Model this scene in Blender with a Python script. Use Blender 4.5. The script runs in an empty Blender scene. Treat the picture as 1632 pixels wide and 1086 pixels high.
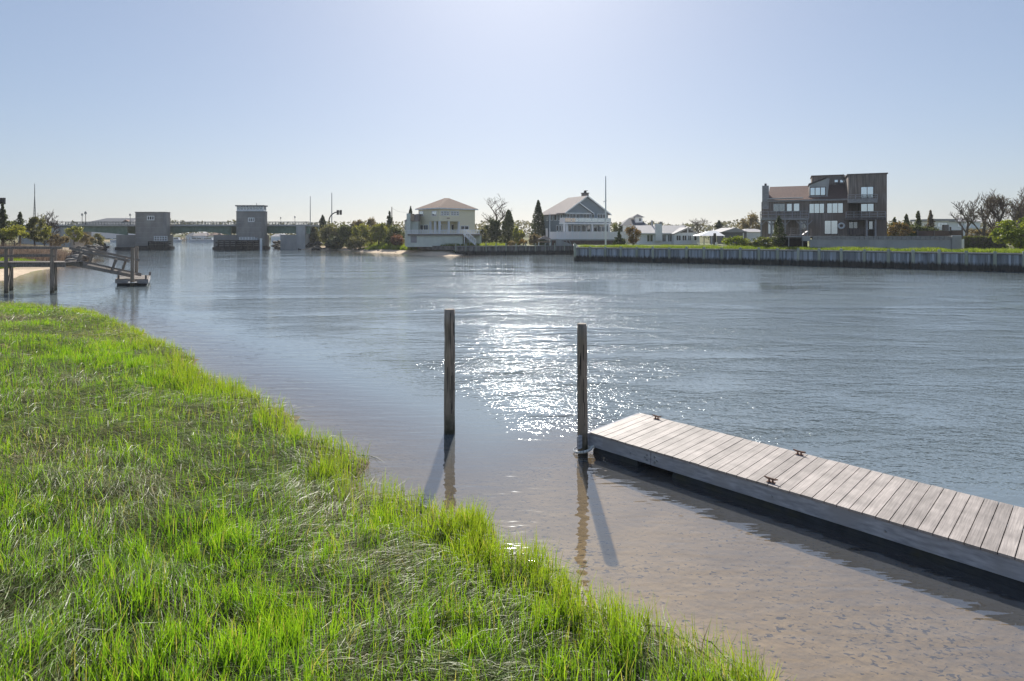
import bpy, bmesh, math, random
import numpy as np
from mathutils import Vector, Matrix
random.seed(7); rng = np.random.default_rng(11)
SC = bpy.context.scene
COL = SC.collection
F, CX, HY, H = 952.0, 816.0, 372.0, 3.8      # focal length in photo pixels, principal column, horizon row, eye height

def P(x, y, D):
    return Vector(((x - CX) / F * D, D, H - (y - HY) / F * D))
def GX(x, D): return (x - CX) / F * D
def GZ(y, D): return H - (y - HY) / F * D

# ------------------------------------------------------------------ object helpers
ORG = {}
def tag(o, label=None, cat=None, group=None, kind=None):
    if label: o['label'] = label
    if cat: o['category'] = cat
    if group: o['group'] = group
    if kind: o['kind'] = kind
    return o
def thing(name, label, cat, loc, group=None):
    o = bpy.data.objects.new(name, None); COL.objects.link(o)
    o.location = loc; o.empty_display_size = 0.3
    ORG[o.name] = Vector(loc)
    return tag(o, label, cat, group)
def link_mesh(name, me, mats, parent=None, base=None):
    o = bpy.data.objects.new(name, me); COL.objects.link(o)
    for m in (mats if isinstance(mats, (list, tuple)) else [mats]): me.materials.append(m)
    if parent is not None:
        o.parent = parent; ORG[o.name] = ORG[parent.name]
    else:
        ORG[o.name] = base if base is not None else Vector((0, 0, 0)); o.location = ORG[o.name]
    return o
def copy_tree(o, loc, label=None, rz=0, sc=1.0, parent=None):
    c = o.copy(); COL.objects.link(c)
    if parent is not None: c.parent = parent
    else:
        c.location = loc; c.rotation_euler = (0, 0, rz); c.scale = (sc, sc, sc) if not hasattr(sc, '__len__') else sc
        if label: c['label'] = label
    for ch in list(o.children): copy_tree(ch, None, parent=c)
    return c

class MB:
    def __init__(s): s.v = []; s.f = []; s.m = []
    def add(s, vs, fs, mi=0):
        b = len(s.v); s.v += [tuple(p) for p in vs]
        for f in fs: s.f.append([b + i for i in f]); s.m.append(mi)
        return s
    def hexa(s, p, mi=0):
        return s.add(p, [(3, 2, 1, 0), (4, 5, 6, 7), (0, 1, 5, 4), (1, 2, 6, 5), (2, 3, 7, 6), (3, 0, 4, 7)], mi)
    def box(s, c, d, rz=0, mi=0):
        x, y, z = d[0] / 2, d[1] / 2, d[2] / 2; ca, sa = math.cos(rz), math.sin(rz)
        pts = []
        for k in (-z, z):
            for i, j in ((-x, -y), (x, -y), (x, y), (-x, y)):
                pts.append((c[0] + i * ca - j * sa, c[1] + i * sa + j * ca, c[2] + k))
        return s.hexa(pts, mi)
    def bb(s, x0, x1, y0, y1, z0, z1, mi=0):
        return s.box(((x0 + x1) / 2, (y0 + y1) / 2, (z0 + z1) / 2), (x1 - x0, y1 - y0, z1 - z0), 0, mi)
    def beam(s, a, b, w, h, mi=0):
        a = Vector(a); b = Vector(b); d = (b - a).normalized()
        up = Vector((0, 0, 1)) if abs(d.z) < .95 else Vector((0, 1, 0))
        r = d.cross(up).normalized() * w / 2; u = r.cross(d).normalized() * h / 2
        return s.hexa([a - r - u, a + r - u, b + r - u, b - r - u, a - r + u, a + r + u, b + r + u, b - r + u], mi)
    def tube(s, path, rad, n=8, cap=True, mi=0):
        path = [Vector(p) for p in path]
        if not hasattr(rad, '__len__'): rad = [rad] * len(path)
        vs = []; fs = []
        d0 = (path[1] - path[0]).normalized()
        ref = Vector((1, 0, 0)) if abs(d0.x) < .8 else Vector((0, 1, 0))
        for i, p in enumerate(path):
            d = (path[min(i + 1, len(path) - 1)] - path[max(i - 1, 0)]).normalized()
            a = d.cross(ref).normalized(); b = d.cross(a).normalized()
            for k in range(n):
                t = 2 * math.pi * k / n
                vs.append(p + (a * math.cos(t) + b * math.sin(t)) * rad[i])
        for i in range(len(path) - 1):
            for k in range(n):
                k2 = (k + 1) % n
                fs.append((i * n + k, i * n + k2, (i + 1) * n + k2, (i + 1) * n + k))
        if cap:
            fs.append(tuple(range(n - 1, -1, -1))); e = (len(path) - 1) * n
            fs.append(tuple(e + k for k in range(n)))
        return s.add(vs, fs, mi)
    def prism(s, poly, vec, mi=0):
        poly = [Vector(p) for p in poly]; vec = Vector(vec); n = len(poly)
        return s.add(poly + [p + vec for p in poly],
                     [tuple(range(n - 1, -1, -1)), tuple(range(n, 2 * n))] + [(i, (i + 1) % n, n + (i + 1) % n, n + i) for i in range(n)], mi)
    def build(s, name, mats, parent=None, smooth=False, bevel=0):
        me = bpy.data.meshes.new(name)
        if parent is not None: base = ORG[parent.name]
        else:
            a = np.array(s.v); base = Vector(((a[:, 0].min() + a[:, 0].max()) / 2, (a[:, 1].min() + a[:, 1].max()) / 2, a[:, 2].min()))
        me.from_pydata([(v[0] - base.x, v[1] - base.y, v[2] - base.z) for v in s.v], [], s.f)
        me.polygons.foreach_set('material_index', s.m)
        bm = bmesh.new(); bm.from_mesh(me); bmesh.ops.recalc_face_normals(bm, faces=bm.faces)
        if bevel: bmesh.ops.bevel(bm, geom=list(bm.edges), offset=bevel, segments=1, affect='EDGES')
        bm.to_mesh(me); bm.free()
        if smooth: me.polygons.foreach_set('use_smooth', [True] * len(me.polygons))
        return link_mesh(name, me, mats, parent, base)

def quads_mesh(name, V, Q, mats, col=None, parent=None, attrs=None, smooth=False):
    """V (n,3) world verts, Q (m,4) quad indices, col (n,3) per-vertex colour."""
    base = ORG[parent.name] if parent is not None else Vector((0, 0, 0))
    V = np.asarray(V, np.float32) - np.array(base, np.float32)
    me = bpy.data.meshes.new(name); n, m = len(V), len(Q)
    me.vertices.add(n); me.vertices.foreach_set('co', np.ascontiguousarray(V).ravel())
    me.loops.add(m * 4); me.loops.foreach_set('vertex_index', np.asarray(Q, np.int32).ravel())
    me.polygons.add(m); me.polygons.foreach_set('loop_start', np.arange(m, dtype=np.int32) * 4)
    if smooth: me.polygons.foreach_set('use_smooth', np.ones(m, bool))
    if col is not None:
        a = me.attributes.new('col', 'FLOAT_COLOR', 'POINT')
        c4 = np.ones((n, 4), np.float32); c4[:, :3] = col; a.data.foreach_set('color', c4.ravel())
    for k, val in (attrs or {}).items():
        a = me.attributes.new(k, 'FLOAT', 'POINT'); a.data.foreach_set('value', np.asarray(val, np.float32).ravel())
    me.update(); me.validate()
    return link_mesh(name, me, mats, parent, base)

# ------------------------------------------------------------------ numpy noise / distance
def vnoise(x, y, seed=0):
    x = np.asarray(x, float); y = np.asarray(y, float)
    xi = np.floor(x).astype(np.int64); yi = np.floor(y).astype(np.int64); fx = x - xi; fy = y - yi
    def h(a, b):
        n = (a * 374761393 + b * 668265263 + seed * 982451653) & 0x7fffffff
        n = ((n ^ (n >> 13)) * 1274126177) & 0x7fffffff
        return ((n ^ (n >> 16)) & 0xffff) / 65535.0
    sx = fx * fx * (3 - 2 * fx); sy = fy * fy * (3 - 2 * fy)
    return (h(xi, yi) * (1 - sx) + h(xi + 1, yi) * sx) * (1 - sy) + (h(xi, yi + 1) * (1 - sx) + h(xi + 1, yi + 1) * sx) * sy
def fbm(x, y, seed=0, o=3):
    r = 0; a = .5; t = 0
    for i in range(o): r = r + a * vnoise(x * 2 ** i, y * 2 ** i, seed + i * 17); t += a; a *= .5
    return r / t
def sdist(poly, x, y):
    """signed distance, positive inside."""
    x = np.asarray(x, float); y = np.asarray(y, float)
    d = np.full(x.shape, 1e18); ins = np.zeros(x.shape, bool); n = len(poly)
    for i in range(n):
        ax, ay = poly[i]; bx, by = poly[(i + 1) % n]
        ex, ey = bx - ax, by - ay; L = ex * ex + ey * ey
        t = np.clip(((x - ax) * ex + (y - ay) * ey) / L, 0, 1)
        d = np.minimum(d, (x - ax - t * ex) ** 2 + (y - ay - t * ey) ** 2)
        if ay != by:
            c = ((ay > y) != (by > y)) & (x < ex * (y - ay) / (by - ay) + ax); ins ^= c
    d = np.sqrt(d); return np.where(ins, d, -d)
def smooth(a, b, x):
    t = np.clip((x - a) / (b - a), 0, 1); return t * t * (3 - 2 * t)

# ------------------------------------------------------------------ materials
def nodes(name):
    m = bpy.data.materials.new(name); m.use_nodes = True
    nt = m.node_tree; nt.nodes.clear()
    out = nt.nodes.new('ShaderNodeOutputMaterial')
    def N(t, **k):
        n = nt.nodes.new(t)
        for a, b in k.items():
            if a.startswith('i_'): n.inputs[a[2:].replace('_', ' ')].default_value = b
            else: setattr(n, a, b)
        return n
    def L(a, ao, b, bi): nt.links.new(a.outputs[ao], b.inputs[bi])
    return m, nt, out, N, L
def mat(name, c1, c2=None, scale=4.0, stretch=(1, 1, 1), rough=.75, bump=0.0, bscale=None, spec=.3, metal=0.0, detail=6, lo=.35, hi=.65, c3=None, s3=.7):
    m, nt, out, N, L = nodes(name)
    b = N('ShaderNodeBsdfPrincipled'); b.inputs['Roughness'].default_value = rough
    b.inputs['Specular IOR Level'].default_value = spec; b.inputs['Metallic'].default_value = metal
    L(b, 0, out, 0)
    c2 = c2 or tuple(x * .75 for x in c1)
    g = N('ShaderNodeNewGeometry'); mp = N('ShaderNodeMapping'); mp.inputs['Scale'].default_value = stretch
    L(g, 'Position', mp, 0)
    nz = N('ShaderNodeTexNoise'); nz.inputs['Scale'].default_value = scale; nz.inputs['Detail'].default_value = detail
    L(mp, 0, nz, 'Vector')
    r = N('ShaderNodeValToRGB'); r.color_ramp.elements[0].position = lo; r.color_ramp.elements[1].position = hi
    r.color_ramp.elements[0].color = (*c2, 1); r.color_ramp.elements[1].color = (*c1, 1)
    L(nz, 0, r, 0)
    src, so = r, 0
    if c3:
        n3 = N('ShaderNodeTexNoise'); n3.inputs['Scale'].default_value = s3; n3.inputs['Detail'].default_value = 4; L(g, 'Position', n3, 'Vector')
        r3 = N('ShaderNodeValToRGB'); r3.color_ramp.elements[0].position = .45; r3.color_ramp.elements[1].position = .68; L(n3, 0, r3, 0)
        mx = N('ShaderNodeMix', data_type='RGBA'); L(r3, 0, mx, 0); L(r, 0, mx, 6); mx.inputs[7].default_value = (*c3, 1)
        src, so = mx, 2
    L(src, so, b, 'Base Color')
    if bump:
        bp = N('ShaderNodeBump'); bp.inputs['Distance'].default_value = bump; L(nz, 0, bp, 'Height'); L(bp, 0, b, 'Normal')
    return m
def leaf_mat(name, trans=.45, rough=.55, tcol=(1.3, 1.25, .7), spec=.25):
    m, nt, out, N, L = nodes(name)
    a = N('ShaderNodeAttribute', attribute_name='col')
    b = N('ShaderNodeBsdfPrincipled'); b.inputs['Roughness'].default_value = rough; b.inputs['Specular IOR Level'].default_value = spec
    L(a, 'Color', b, 'Base Color')
    mu = N('ShaderNodeMix', data_type='RGBA', blend_type='MULTIPLY'); mu.inputs[0].default_value = 1; mu.inputs[7].default_value = (*tcol, 1)
    L(a, 'Color', mu, 6)
    t = N('ShaderNodeBsdfTranslucent'); L(mu, 2, t, 0)
    mx = N('ShaderNodeMixShader'); mx.inputs[0].default_value = trans; L(b, 0, mx, 1); L(t, 0, mx, 2); L(mx, 0, out, 0)
    return m
def glass_mat(name, tint, k=.5, rough=.04):
    m, nt, out, N, L = nodes(name)
    b = N('ShaderNodeBsdfPrincipled'); b.inputs['Base Color'].default_value = (.02, .025, .03, 1); b.inputs['Roughness'].default_value = .3
    g = N('ShaderNodeBsdfGlossy'); g.inputs['Color'].default_value = (*tint, 1); g.inputs['Roughness'].default_value = rough
    mx = N('ShaderNodeMixShader'); mx.inputs[0].default_value = k
    L(b, 0, mx, 1); L(g, 0, mx, 2); L(mx, 0, out, 0)
    return m

M = {}
M['leaf'] = leaf_mat('leaf_foliage', .35)
M['grassblade'] = leaf_mat('marsh_grass_blade', .55, .45, (1.48, 1.7, .66), .3)
M['straw'] = leaf_mat('matted_grass_strand', .35, .42, (1.5, 1.45, .9), .3)
M['reed'] = leaf_mat('dry_reed_stem', .35, .7, (1.15, 1.0, .9), .1)
M['bark'] = mat('tree_bark', (.13, .10, .08), (.07, .055, .045), 8, rough=.9, bump=.02)
M['twig'] = mat('bare_twig', (.16, .12, .095), (.09, .07, .055), 3, rough=.9)
M['redtwig'] = mat('reddish_twig', (.17, .11, .085), (.10, .07, .055), 3, rough=.9)
M['pile'] = mat('weathered_piling_wood', (.44, .35, .28), (.17, .14, .115), 6, (5, 5, .35), .85, .02, c3=(.27, .225, .175), s3=1.2)
M['pierwood'] = mat('grey_pier_timber', (.30, .26, .23), (.15, .13, .115), 5, (3, 3, 1), .85, .01)
M['rampwood'] = mat('pale_ramp_timber', (.30, .26, .23), (.17, .15, .13), 5, (2, 3, 3), .8, .01)
M['deckboard'] = mat('deck_board', (.47, .40, .36), (.31, .265, .245), 7, (1, 1, 1), .62, .004, c3=(.40, .35, .33), s3=3)
M['fascia'] = mat('blue_grey_fascia_timber', (.52, .52, .55), (.32, .32, .35), 3, (2, 2, 9), .8, .004, c3=(.38, .37, .38), s3=2.2)
M['float'] = mat('black_float_tub', (.075, .08, .088), (.045, .048, .052), 6, rough=.6, bump=.004, c3=(.07, .068, .05), s3=3)
M['rust'] = mat('rusty_iron', (.28, .14, .09), (.13, .08, .06), 30, rough=.75, bump=.004)
M['steel'] = mat('galvanised_steel', (.38, .40, .42), (.25, .26, .28), 20, rough=.45, metal=.6)
M['whiteplastic'] = mat('white_roller_plastic', (.78, .77, .73), (.62, .61, .57), 20, rough=.5)
M['concrete'] = mat('bridge_concrete', (.36, .335, .31), (.28, .26, .245), 1.2, (1, 1, .35), .85, .02, c3=(.24, .23, .215), s3=.25)
M['paleconcrete'] = mat('pale_concrete', (.52, .51, .49), (.38, .375, .37), .8, (1, 1, .5), .85, .02, c3=(.42, .42, .41), s3=.4)
M['girder'] = mat('green_girder_paint', (.20, .28, .22), (.14, .21, .16), 1.5, rough=.55)
M['rail'] = mat('grey_bridge_rail', (.20, .22, .21), (.14, .15, .15), 3, rough=.5)
M['darkmetal'] = mat('dark_metal', (.05, .05, .052), (.03, .03, .032), 4, rough=.5)
M['timber'] = mat('dark_fender_timber', (.075, .065, .06), (.03, .028, .027), 2, (1, 1, 4), .8, .02)
M['white'] = mat('white_paint', (.88, .88, .87), (.80, .81, .81), 1.5, rough=.5)
M['offwhite'] = mat('off_white_vinyl_fence', (.90, .85, .83), (.82, .78, .77), .8, (4, 1, .4), .5)
M['cream'] = mat('cream_siding', (.90, .83, .60), (.82, .75, .55), 2, (.3, .3, 12), .7, .01)
M['creamlow'] = mat('pale_green_render', (.70, .73, .64), (.62, .65, .57), 1.2, rough=.8)
M['brownroof'] = mat('brown_shingle', (.25, .155, .11), (.17, .105, .08), 6, (1, 1, 5), .85, .03)
M['redroof'] = mat('weathered_red_brown_shingle', (.24, .145, .115), (.15, .095, .08), 5, (1, 1, 5), .85, .03)
M['darkroof'] = mat('dark_brown_shingle', (.15, .10, .085), (.10, .07, .06), 5, (1, 1, 5), .85, .03)
M['tanroof'] = mat('tan_shingle', (.42, .35, .32), (.30, .26, .24), 6, (1, 1, 5), .85, .03)
M['greyroof'] = mat('grey_shingle', (.40, .385, .39), (.31, .30, .305), 5, (1, 1, 5), .8, .03)
M['slateroof'] = mat('slate_grey_shingle', (.17, .175, .19), (.12, .125, .14), 5, (1, 1, 5), .8, .03)
M['blueshingle'] = mat('blue_grey_shingle_siding', (.33, .37, .40), (.25, .285, .31), 5, (1, 1, 6), .8, .02)
M['cedar'] = mat('weathered_vertical_cedar', (.33, .28, .25), (.16, .135, .12), 3, (2.2, 2.2, .12), .85, .02, c3=(.24, .18, .145), s3=.35)
M['cedardark'] = mat('dark_vertical_cedar', (.20, .165, .15), (.10, .085, .08), 3, (2.2, 2.2, .12), .85, .02)
M['cedarlight'] = mat('silvered_cedar_trim', (.42, .40, .395), (.29, .275, .27), 3, (1, 1, 3), .85)
M['brownslat'] = mat('brown_retaining_board', (.23, .16, .13), (.15, .105, .09), 2, (3, 3, 1), .85)
M['brick'] = mat('grey_brick_chimney', (.24, .22, .21), (.16, .145, .14), 8, (1, 1, 3), .9)
M['tanstone'] = mat('tan_chimney', (.48, .36, .25), (.38, .29, .21), 4, rough=.9)
M['glass'] = glass_mat('window_glass', (.75, .82, .88), .30)
M['skyglass'] = glass_mat('sky_reflecting_glass', (.80, .88, .95), .75)
M['darkglass'] = glass_mat('dark_window_glass', (.6, .65, .7), .14)
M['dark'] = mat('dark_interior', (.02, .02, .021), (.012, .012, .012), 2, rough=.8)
M['canvas'] = mat('white_tent_canvas', (.82, .82, .82), (.76, .76, .77), .6, rough=.7)
M['rock'] = mat('riprap_rock', (.20, .18, .16), (.085, .078, .072), 2.5, rough=.9, bump=.12, c3=(.28, .25, .22), s3=1.0)
M['darkrock'] = mat('wet_dark_rock', (.085, .078, .07), (.035, .033, .03), 2.5, rough=.8, bump=.12)
M['lawn'] = mat('lawn', (.13, .17, .04), (.09, .11, .035), .8, rough=.95, c3=(.20, .17, .09), s3=.15)
M['yellow'] = mat('signal_yellow', (.25, .20, .05), (.2, .16, .04), 4, rough=.6)
M['lamp'] = mat('lantern_glass', (.55, .55, .52), (.45, .45, .43), 6, rough=.4)
M['tarp'] = mat('pale_boat_hull', (.72, .73, .75), (.62, .63, .66), 2, rough=.5)
EXPO = 0.62; DENOISE = True; HAZE = .00022
# ------------------------------------------------------------------ shores
MARSH = [(2.0, 4.8), (1.0, 5.67), (.24, 6.7), (-.44, 7.44), (-1.09, 8.27), (-2.08, 9.18), (-3.36, 10.8), (-5.37, 12.9), (-7.8, 15.3),
         (-11.2, 19.3), (-15.6, 24.1), (-20.7, 28.7), (-24, 30.3), (-30, 31.5), (-45, 33.0), (-80, 34), (-80, -30), (4.2, -30), (3.6, 1.0), (2.7, 3.9)]
LEFT = [(-80, 43), (-52, 44.5), (-40.8, 47.6), (-44, 53), (-47.9, 60.3), (-50.6, 67), (-57.5, 78.6), (-62, 88), (-72, 98), (-80, 109.6),
        (-92, 135), (-120, 165), (-209, 278), (-1500, 290), (-1500, 20)]
RIGHT = [(-75, 226), (-62, 170), (-60.0, 151), (-49, 139), (-39.6, 135.5), (-30.9, 122.7), (-20.9, 110.5), (-13.5, 100.5), (-9.6, 100.0), (-8.5, 106), (10, 113),
         (30, 130), (200, 130), (600, 400), (-75, 400)]
FAR = [(-1500, 285), (-260, 275), (-140, 300), (-60, 290), (100, 300), (1500, 280), (1500, 3000), (-1500, 3000)]

def marsh_s(x, y):
    return sdist(MARSH, x + .7 * (vnoise(x * .9, y * .9, 5) - .5) + .22 * (vnoise(x * 3.1, y * 3.1, 15) - .5), y + .9 * (vnoise(x * .8, y * .8, 6) - .5) + .25 * (vnoise(x * 2.8, y * 2.8, 16) - .5))
def marsh_h(x, y, s=None):
    s = marsh_s(x, y) if s is None else s
    up = .12 + .34 * smooth(0, 4.5, s) + .14 * (fbm(x * .7, y * .7, 1) - .5) * smooth(0, 2, s) + .13 * (vnoise(x * 1.9, y * 1.9, 3) - .5) * smooth(0, .8, s)
    dn = -np.minimum(1.8, .03 + .035 * np.maximum(-s, 0) + .03 * np.maximum(-s - 4.0, 0) ** 2)
    edge = smooth(-.28, .22, s)
    return dn * (1 - edge) + up * edge
def bank_h(s, x, y, top, slope, sub=.10):
    w = s + 1.6 * (fbm(x * .18, y * .18, 9) - .5)
    return np.where(w > 0, np.minimum(top, w * slope) + .25 * (fbm(x * .3, y * .3, 4) - .5) * smooth(0, 6, w), np.maximum(-1.8, w * sub))
def height(x, y):
    hm = marsh_h(x, y)
    sl = sdist(LEFT, x, y); sr = sdist(RIGHT, x, y); sf = sdist(FAR, x, y)
    hl = bank_h(sl, x, y, 1.9, .10); hr = bank_h(sr, x, y, 1.5, .13)
    hf = np.where(sf > 0, np.minimum(2.0, sf * .12), -1.8)
    return np.maximum(np.maximum(hm, hl), np.maximum(hr, hf)), sl, sr, sf

def seg(a, b, st): return np.arange(a, b, st)
gx = np.concatenate([-np.geomspace(1600, 62, 26), seg(-61, -32, 1.0), seg(-32, 7, .28), seg(7, 60, 1.2), np.geomspace(60, 1600, 26)])
gy = np.concatenate([seg(-32, 1, 2.0), seg(1, 35, .28), seg(35, 160, 1.3), np.geomspace(160, 2900, 34)])
XX, YY = np.meshgrid(gx, gy); ZZ, SL, SR, SF = height(XX, YY)
ny, nx = XX.shape
ii = (np.arange(ny - 1)[:, None] * nx + np.arange(nx - 1)[None, :]).ravel()
QUADS = np.stack([ii, ii + 1, ii + nx + 1, ii + nx], 1)
# surface colours: sand, marsh mud, bank turf, and a depth-darkened bed
sand = np.array([.41, .30, .155]); mud = np.array([.10, .092, .045]); turf = np.array([.13, .13, .05]); beach = np.array([.42, .33, .24]); depth_dark = np.array([.15, .13, .08])
C = np.empty(XX.shape + (3,)); C[:] = sand
dep = np.clip(-ZZ, 0, 2)[..., None]
C = C * (1 - np.clip((dep - .5) / 1.0, 0, 1)) + depth_dark * np.clip((dep - .5) / 1.0, 0, 1)  # deep bed painted darker, standing in for light absorbed by the water
lf = (smooth(1.6, -1.2, XX + .12 * (YY - 9)) * (YY < 38))[..., None] * .72; C = C * (1 - lf) + np.array([.13, .115, .085]) * lf
near = (YY < 38)[..., None]; up = smooth(.0, .10, ZZ)[..., None]
C = np.where(near, C * (1 - up) + mud * up, C)
tb = smooth(.5, .95, ZZ + .5 * (fbm(XX * .15, YY * .15, 21) - .5))[..., None]
C = np.where(~near & (ZZ > -.2)[..., None], (np.where(XX > -50, 1.5, 1.05)[..., None] * beach) * (1 - tb) + turf * tb, C)

def ground_mat():
    m, nt, out, N, L = nodes('ground_sand_and_turf')
    b = N('ShaderNodeBsdfPrincipled'); b.inputs['Roughness'].default_value = .95; b.inputs['Specular IOR Level'].default_value = .1
    a = N('ShaderNodeAttribute', attribute_name='col'); g = N('ShaderNodeNewGeometry')
    n1 = N('ShaderNodeTexNoise'); n1.inputs['Scale'].default_value = 1.6; n1.inputs['Detail'].default_value = 8; L(g, 'Position', n1, 'Vector')
    r1 = N('ShaderNodeMapRange'); r1.inputs[1].default_value = .3; r1.inputs[2].default_value = .7; r1.inputs[3].default_value = .78; r1.inputs[4].default_value = 1.15; L(n1, 0, r1, 0)
    v = N('ShaderNodeVectorMath', operation='SCALE'); L(a, 'Color', v, 0); L(r1, 0, v, 3)
    mp = N('ShaderNodeMapping'); mp.inputs['Scale'].default_value = (14, 25, 8); mp.inputs['Rotation'].default_value = (0, 0, -.25); L(g, 'Position', mp, 0)
    n2 = N('ShaderNodeTexNoise'); n2.inputs['Scale'].default_value = 1.0; n2.inputs['Detail'].default_value = 2.5; n2.inputs['Distortion'].default_value = .6; L(mp, 0, n2, 'Vector')
    n4 = N('ShaderNodeTexNoise'); n4.inputs['Scale'].default_value = .8; n4.inputs['Detail'].default_value = 3; L(g, 'Position', n4, 'Vector')
    ad = N('ShaderNodeMath', operation='MULTIPLY_ADD'); ad.inputs[1].default_value = .35; L(n4, 0, ad, 0); L(n2, 0, ad, 2)
    r2 = N('ShaderNodeMapRange'); r2.inputs[1].default_value = .785; r2.inputs[2].default_value = .85; r2.inputs[3].default_value = 0; r2.inputs[4].default_value = .85; L(ad, 0, r2, 0)
    mx = N('ShaderNodeMix', data_type='RGBA'); L(r2, 0, mx, 0); L(v, 0, mx, 6); mx.inputs[7].default_value = (.06, .055, .05, 1)
    L(mx, 2, b, 'Base Color')
    n3 = N('ShaderNodeTexNoise'); n3.inputs['Scale'].default_value = 9; n3.inputs['Detail'].default_value = 5; L(g, 'Position', n3, 'Vector')
    bp = N('ShaderNodeBump'); bp.inputs['Distance'].default_value = .03; L(n3, 0, bp, 'Height'); L(bp, 0, b, 'Normal'); L(b, 0, out, 0)
    return m
gr = quads_mesh('ground', np.stack([XX, YY, ZZ], -1).reshape(-1, 3), QUADS, ground_mat(), C.reshape(-1, 3), smooth=True)
tag(gr, 'sandy river bed rising to the muddy marsh and far banks', 'ground', kind='structure')

# ------------------------------------------------------------------ water
RB = 1.0
BUL_ = [(-9.9, 104), (11, 108), (8.9, 82.5), (32, 71.3), (50, 57.8), (66, 45), (66, -40), (-120, -40), (-120, 150), (-60, 180), (-30, 140)]
smarsh = sdist(MARSH, XX, YY)
rough = smooth(2.0, 6.5, -smarsh + 1.3 * (fbm(XX * .25, YY * .25, 31) - .5)) * smooth(8.0, 12.0, YY + .1 * XX)
sheltered = 1 - .75 * smooth(-14, -24, XX) * (1 - smooth(36, 60, YY + .3 * XX))
far_s = np.maximum(SL, SR); rough = rough * (0.12 + .88 * smooth(0, 34, np.minimum(-far_s, np.maximum(sdist(BUL_, XX, YY), 0)))) * sheltered * (1 - .15 * smooth(18, 55, YY)) * (.5 + .5 * smooth(-14, 4, XX + .2 * YY))
sd_ = np.maximum(-smarsh, 0)
wdepth = np.clip(np.maximum(-ZZ, np.where(YY < 40, .03 + (.055 + .05 * smooth(1.5, -1, XX)) * sd_ + .10 * np.maximum(sd_ - 2.6 * smooth(-.8, 1.6, XX), 0) ** 2, 0)), 0, 3)
def water_mat():
    m, nt, out, N, L = nodes('river_water')
    g = N('ShaderNodeNewGeometry'); ar = N('ShaderNodeAttribute', attribute_name='rough'); adp = N('ShaderNodeAttribute', attribute_name='depth')
    def noise(sc, stretch, rz, det, dist=0.0, rg=.5):
        mp = N('ShaderNodeMapping'); mp.inputs['Scale'].default_value = stretch; mp.inputs['Rotation'].default_value = (0, 0, rz); L(g, 'Position', mp, 0)
        n = N('ShaderNodeTexNoise'); n.inputs['Scale'].default_value = sc; n.inputs['Detail'].default_value = det; n.inputs['Distortion'].default_value = dist; n.inputs['Roughness'].default_value = rg
        L(mp, 0, n, 'Vector'); return n
    def math_(op, a, b):
        n = N('ShaderNodeMath', operation=op)
        for i, x in enumerate((a, b)):
            if isinstance(x, (int, float)): n.inputs[i].default_value = x
            else: L(x, x_out.get(x.name, 0), n, i)
        return n
    x_out = {ar.name: 'Fac', adp.name: 'Fac'}
    w1 = noise(1.7, (.62, 1.2, 1), .12, 3.0, .5)
    w2 = noise(5.5, (.6, 1.2, 1), -.18, 2.0, .3)
    w3 = noise(17, (.7, 1.2, 1), .3, 1.0)
    patch = noise(.10, (.35, 1.3, 1), .08, 3, .8)
    pr = N('ShaderNodeMapRange'); pr.inputs[1].default_value = .38; pr.inputs[2].default_value = .62; pr.inputs[3].default_value = .10; pr.inputs[4].default_value = 1.0; L(patch, 0, pr, 0)
    pat2 = noise(.55, (.5, 1.1, 1), -.3, 2, .6)
    p2 = N('ShaderNodeMapRange'); p2.inputs[1].default_value = .36; p2.inputs[2].default_value = .64; p2.inputs[3].default_value = .45; p2.inputs[4].default_value = 1.25; L(pat2, 0, p2, 0)
    amp = math_('MULTIPLY', math_('MULTIPLY', ar, pr), p2)
    h = math_('ADD', math_('MULTIPLY', w1, WA[0]), math_('MULTIPLY', w2, WA[1])); h = math_('ADD', h, math_('MULTIPLY', w3, WA[2]))
    h = math_('MULTIPLY', h, math_('ADD', amp, .0))
    c1 = noise(2.6, (.30, 1.5, 1), .55, 1.0, .5); c2 = noise(7, (.45, 1.5, 1), -.3, 1.0, .2)
    ca = math_('ADD', math_('MULTIPLY', c1, WC[0]), math_('MULTIPLY', c2, WC[1]))
    h = math_('ADD', h, ca)
    bp = N('ShaderNodeBump'); bp.inputs['Distance'].default_value = 1.0; bp.inputs['Strength'].default_value = 1.0
    if 'Filter Width' in bp.inputs: bp.inputs['Filter Width'].default_value = .02
    L(h, 0, bp, 'Height')
    gl = N('ShaderNodeBsdfGlossy'); L(math_('ADD', math_('MULTIPLY', ar, .03), .03), 0, gl, 'Roughness'); gl.inputs['Color'].default_value = (.91, .96, 1.0, 1); L(bp, 0, gl, 'Normal')
    tr = N('ShaderNodeBsdfTransparent'); tr.inputs['Color'].default_value = (.95, .92, .87, 1)
    df = N('ShaderNodeBsdfDiffuse'); bm_ = N('ShaderNodeMix', data_type='RGBA'); br_ = N('ShaderNodeMapRange'); br_.inputs[1].default_value = .22; br_.inputs[2].default_value = 1.0; L(adp, 'Fac', br_, 0); L(br_, 0, bm_, 0); bm_.inputs[6].default_value = (.15, .15, .155, 1); bm_.inputs[7].default_value = (.165, .20, .212, 1); L(bm_, 2, df, 0)
    e = math_('POWER', 2.718, math_('MULTIPLY', adp, -2.0)); mk = math_('SUBTRACT', 1.0, e)
    body = N('ShaderNodeMixShader'); L(mk, 0, body, 0); L(tr, 0, body, 1); L(df, 0, body, 2)
    ior = N('ShaderNodeMapRange'); ior.inputs[3].default_value = WIOR; ior.inputs[4].default_value = 1 / WIOR; L(g, 'Backfacing', ior, 0)
    fr = N('ShaderNodeFresnel'); L(ior, 0, fr, 'IOR'); L(bp, 0, fr, 'Normal')
    mx = N('ShaderNodeMixShader'); L(fr, 0, mx, 0); L(body, 0, mx, 1); L(gl, 0, mx, 2); L(mx, 0, out, 0)
    return m
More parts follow.
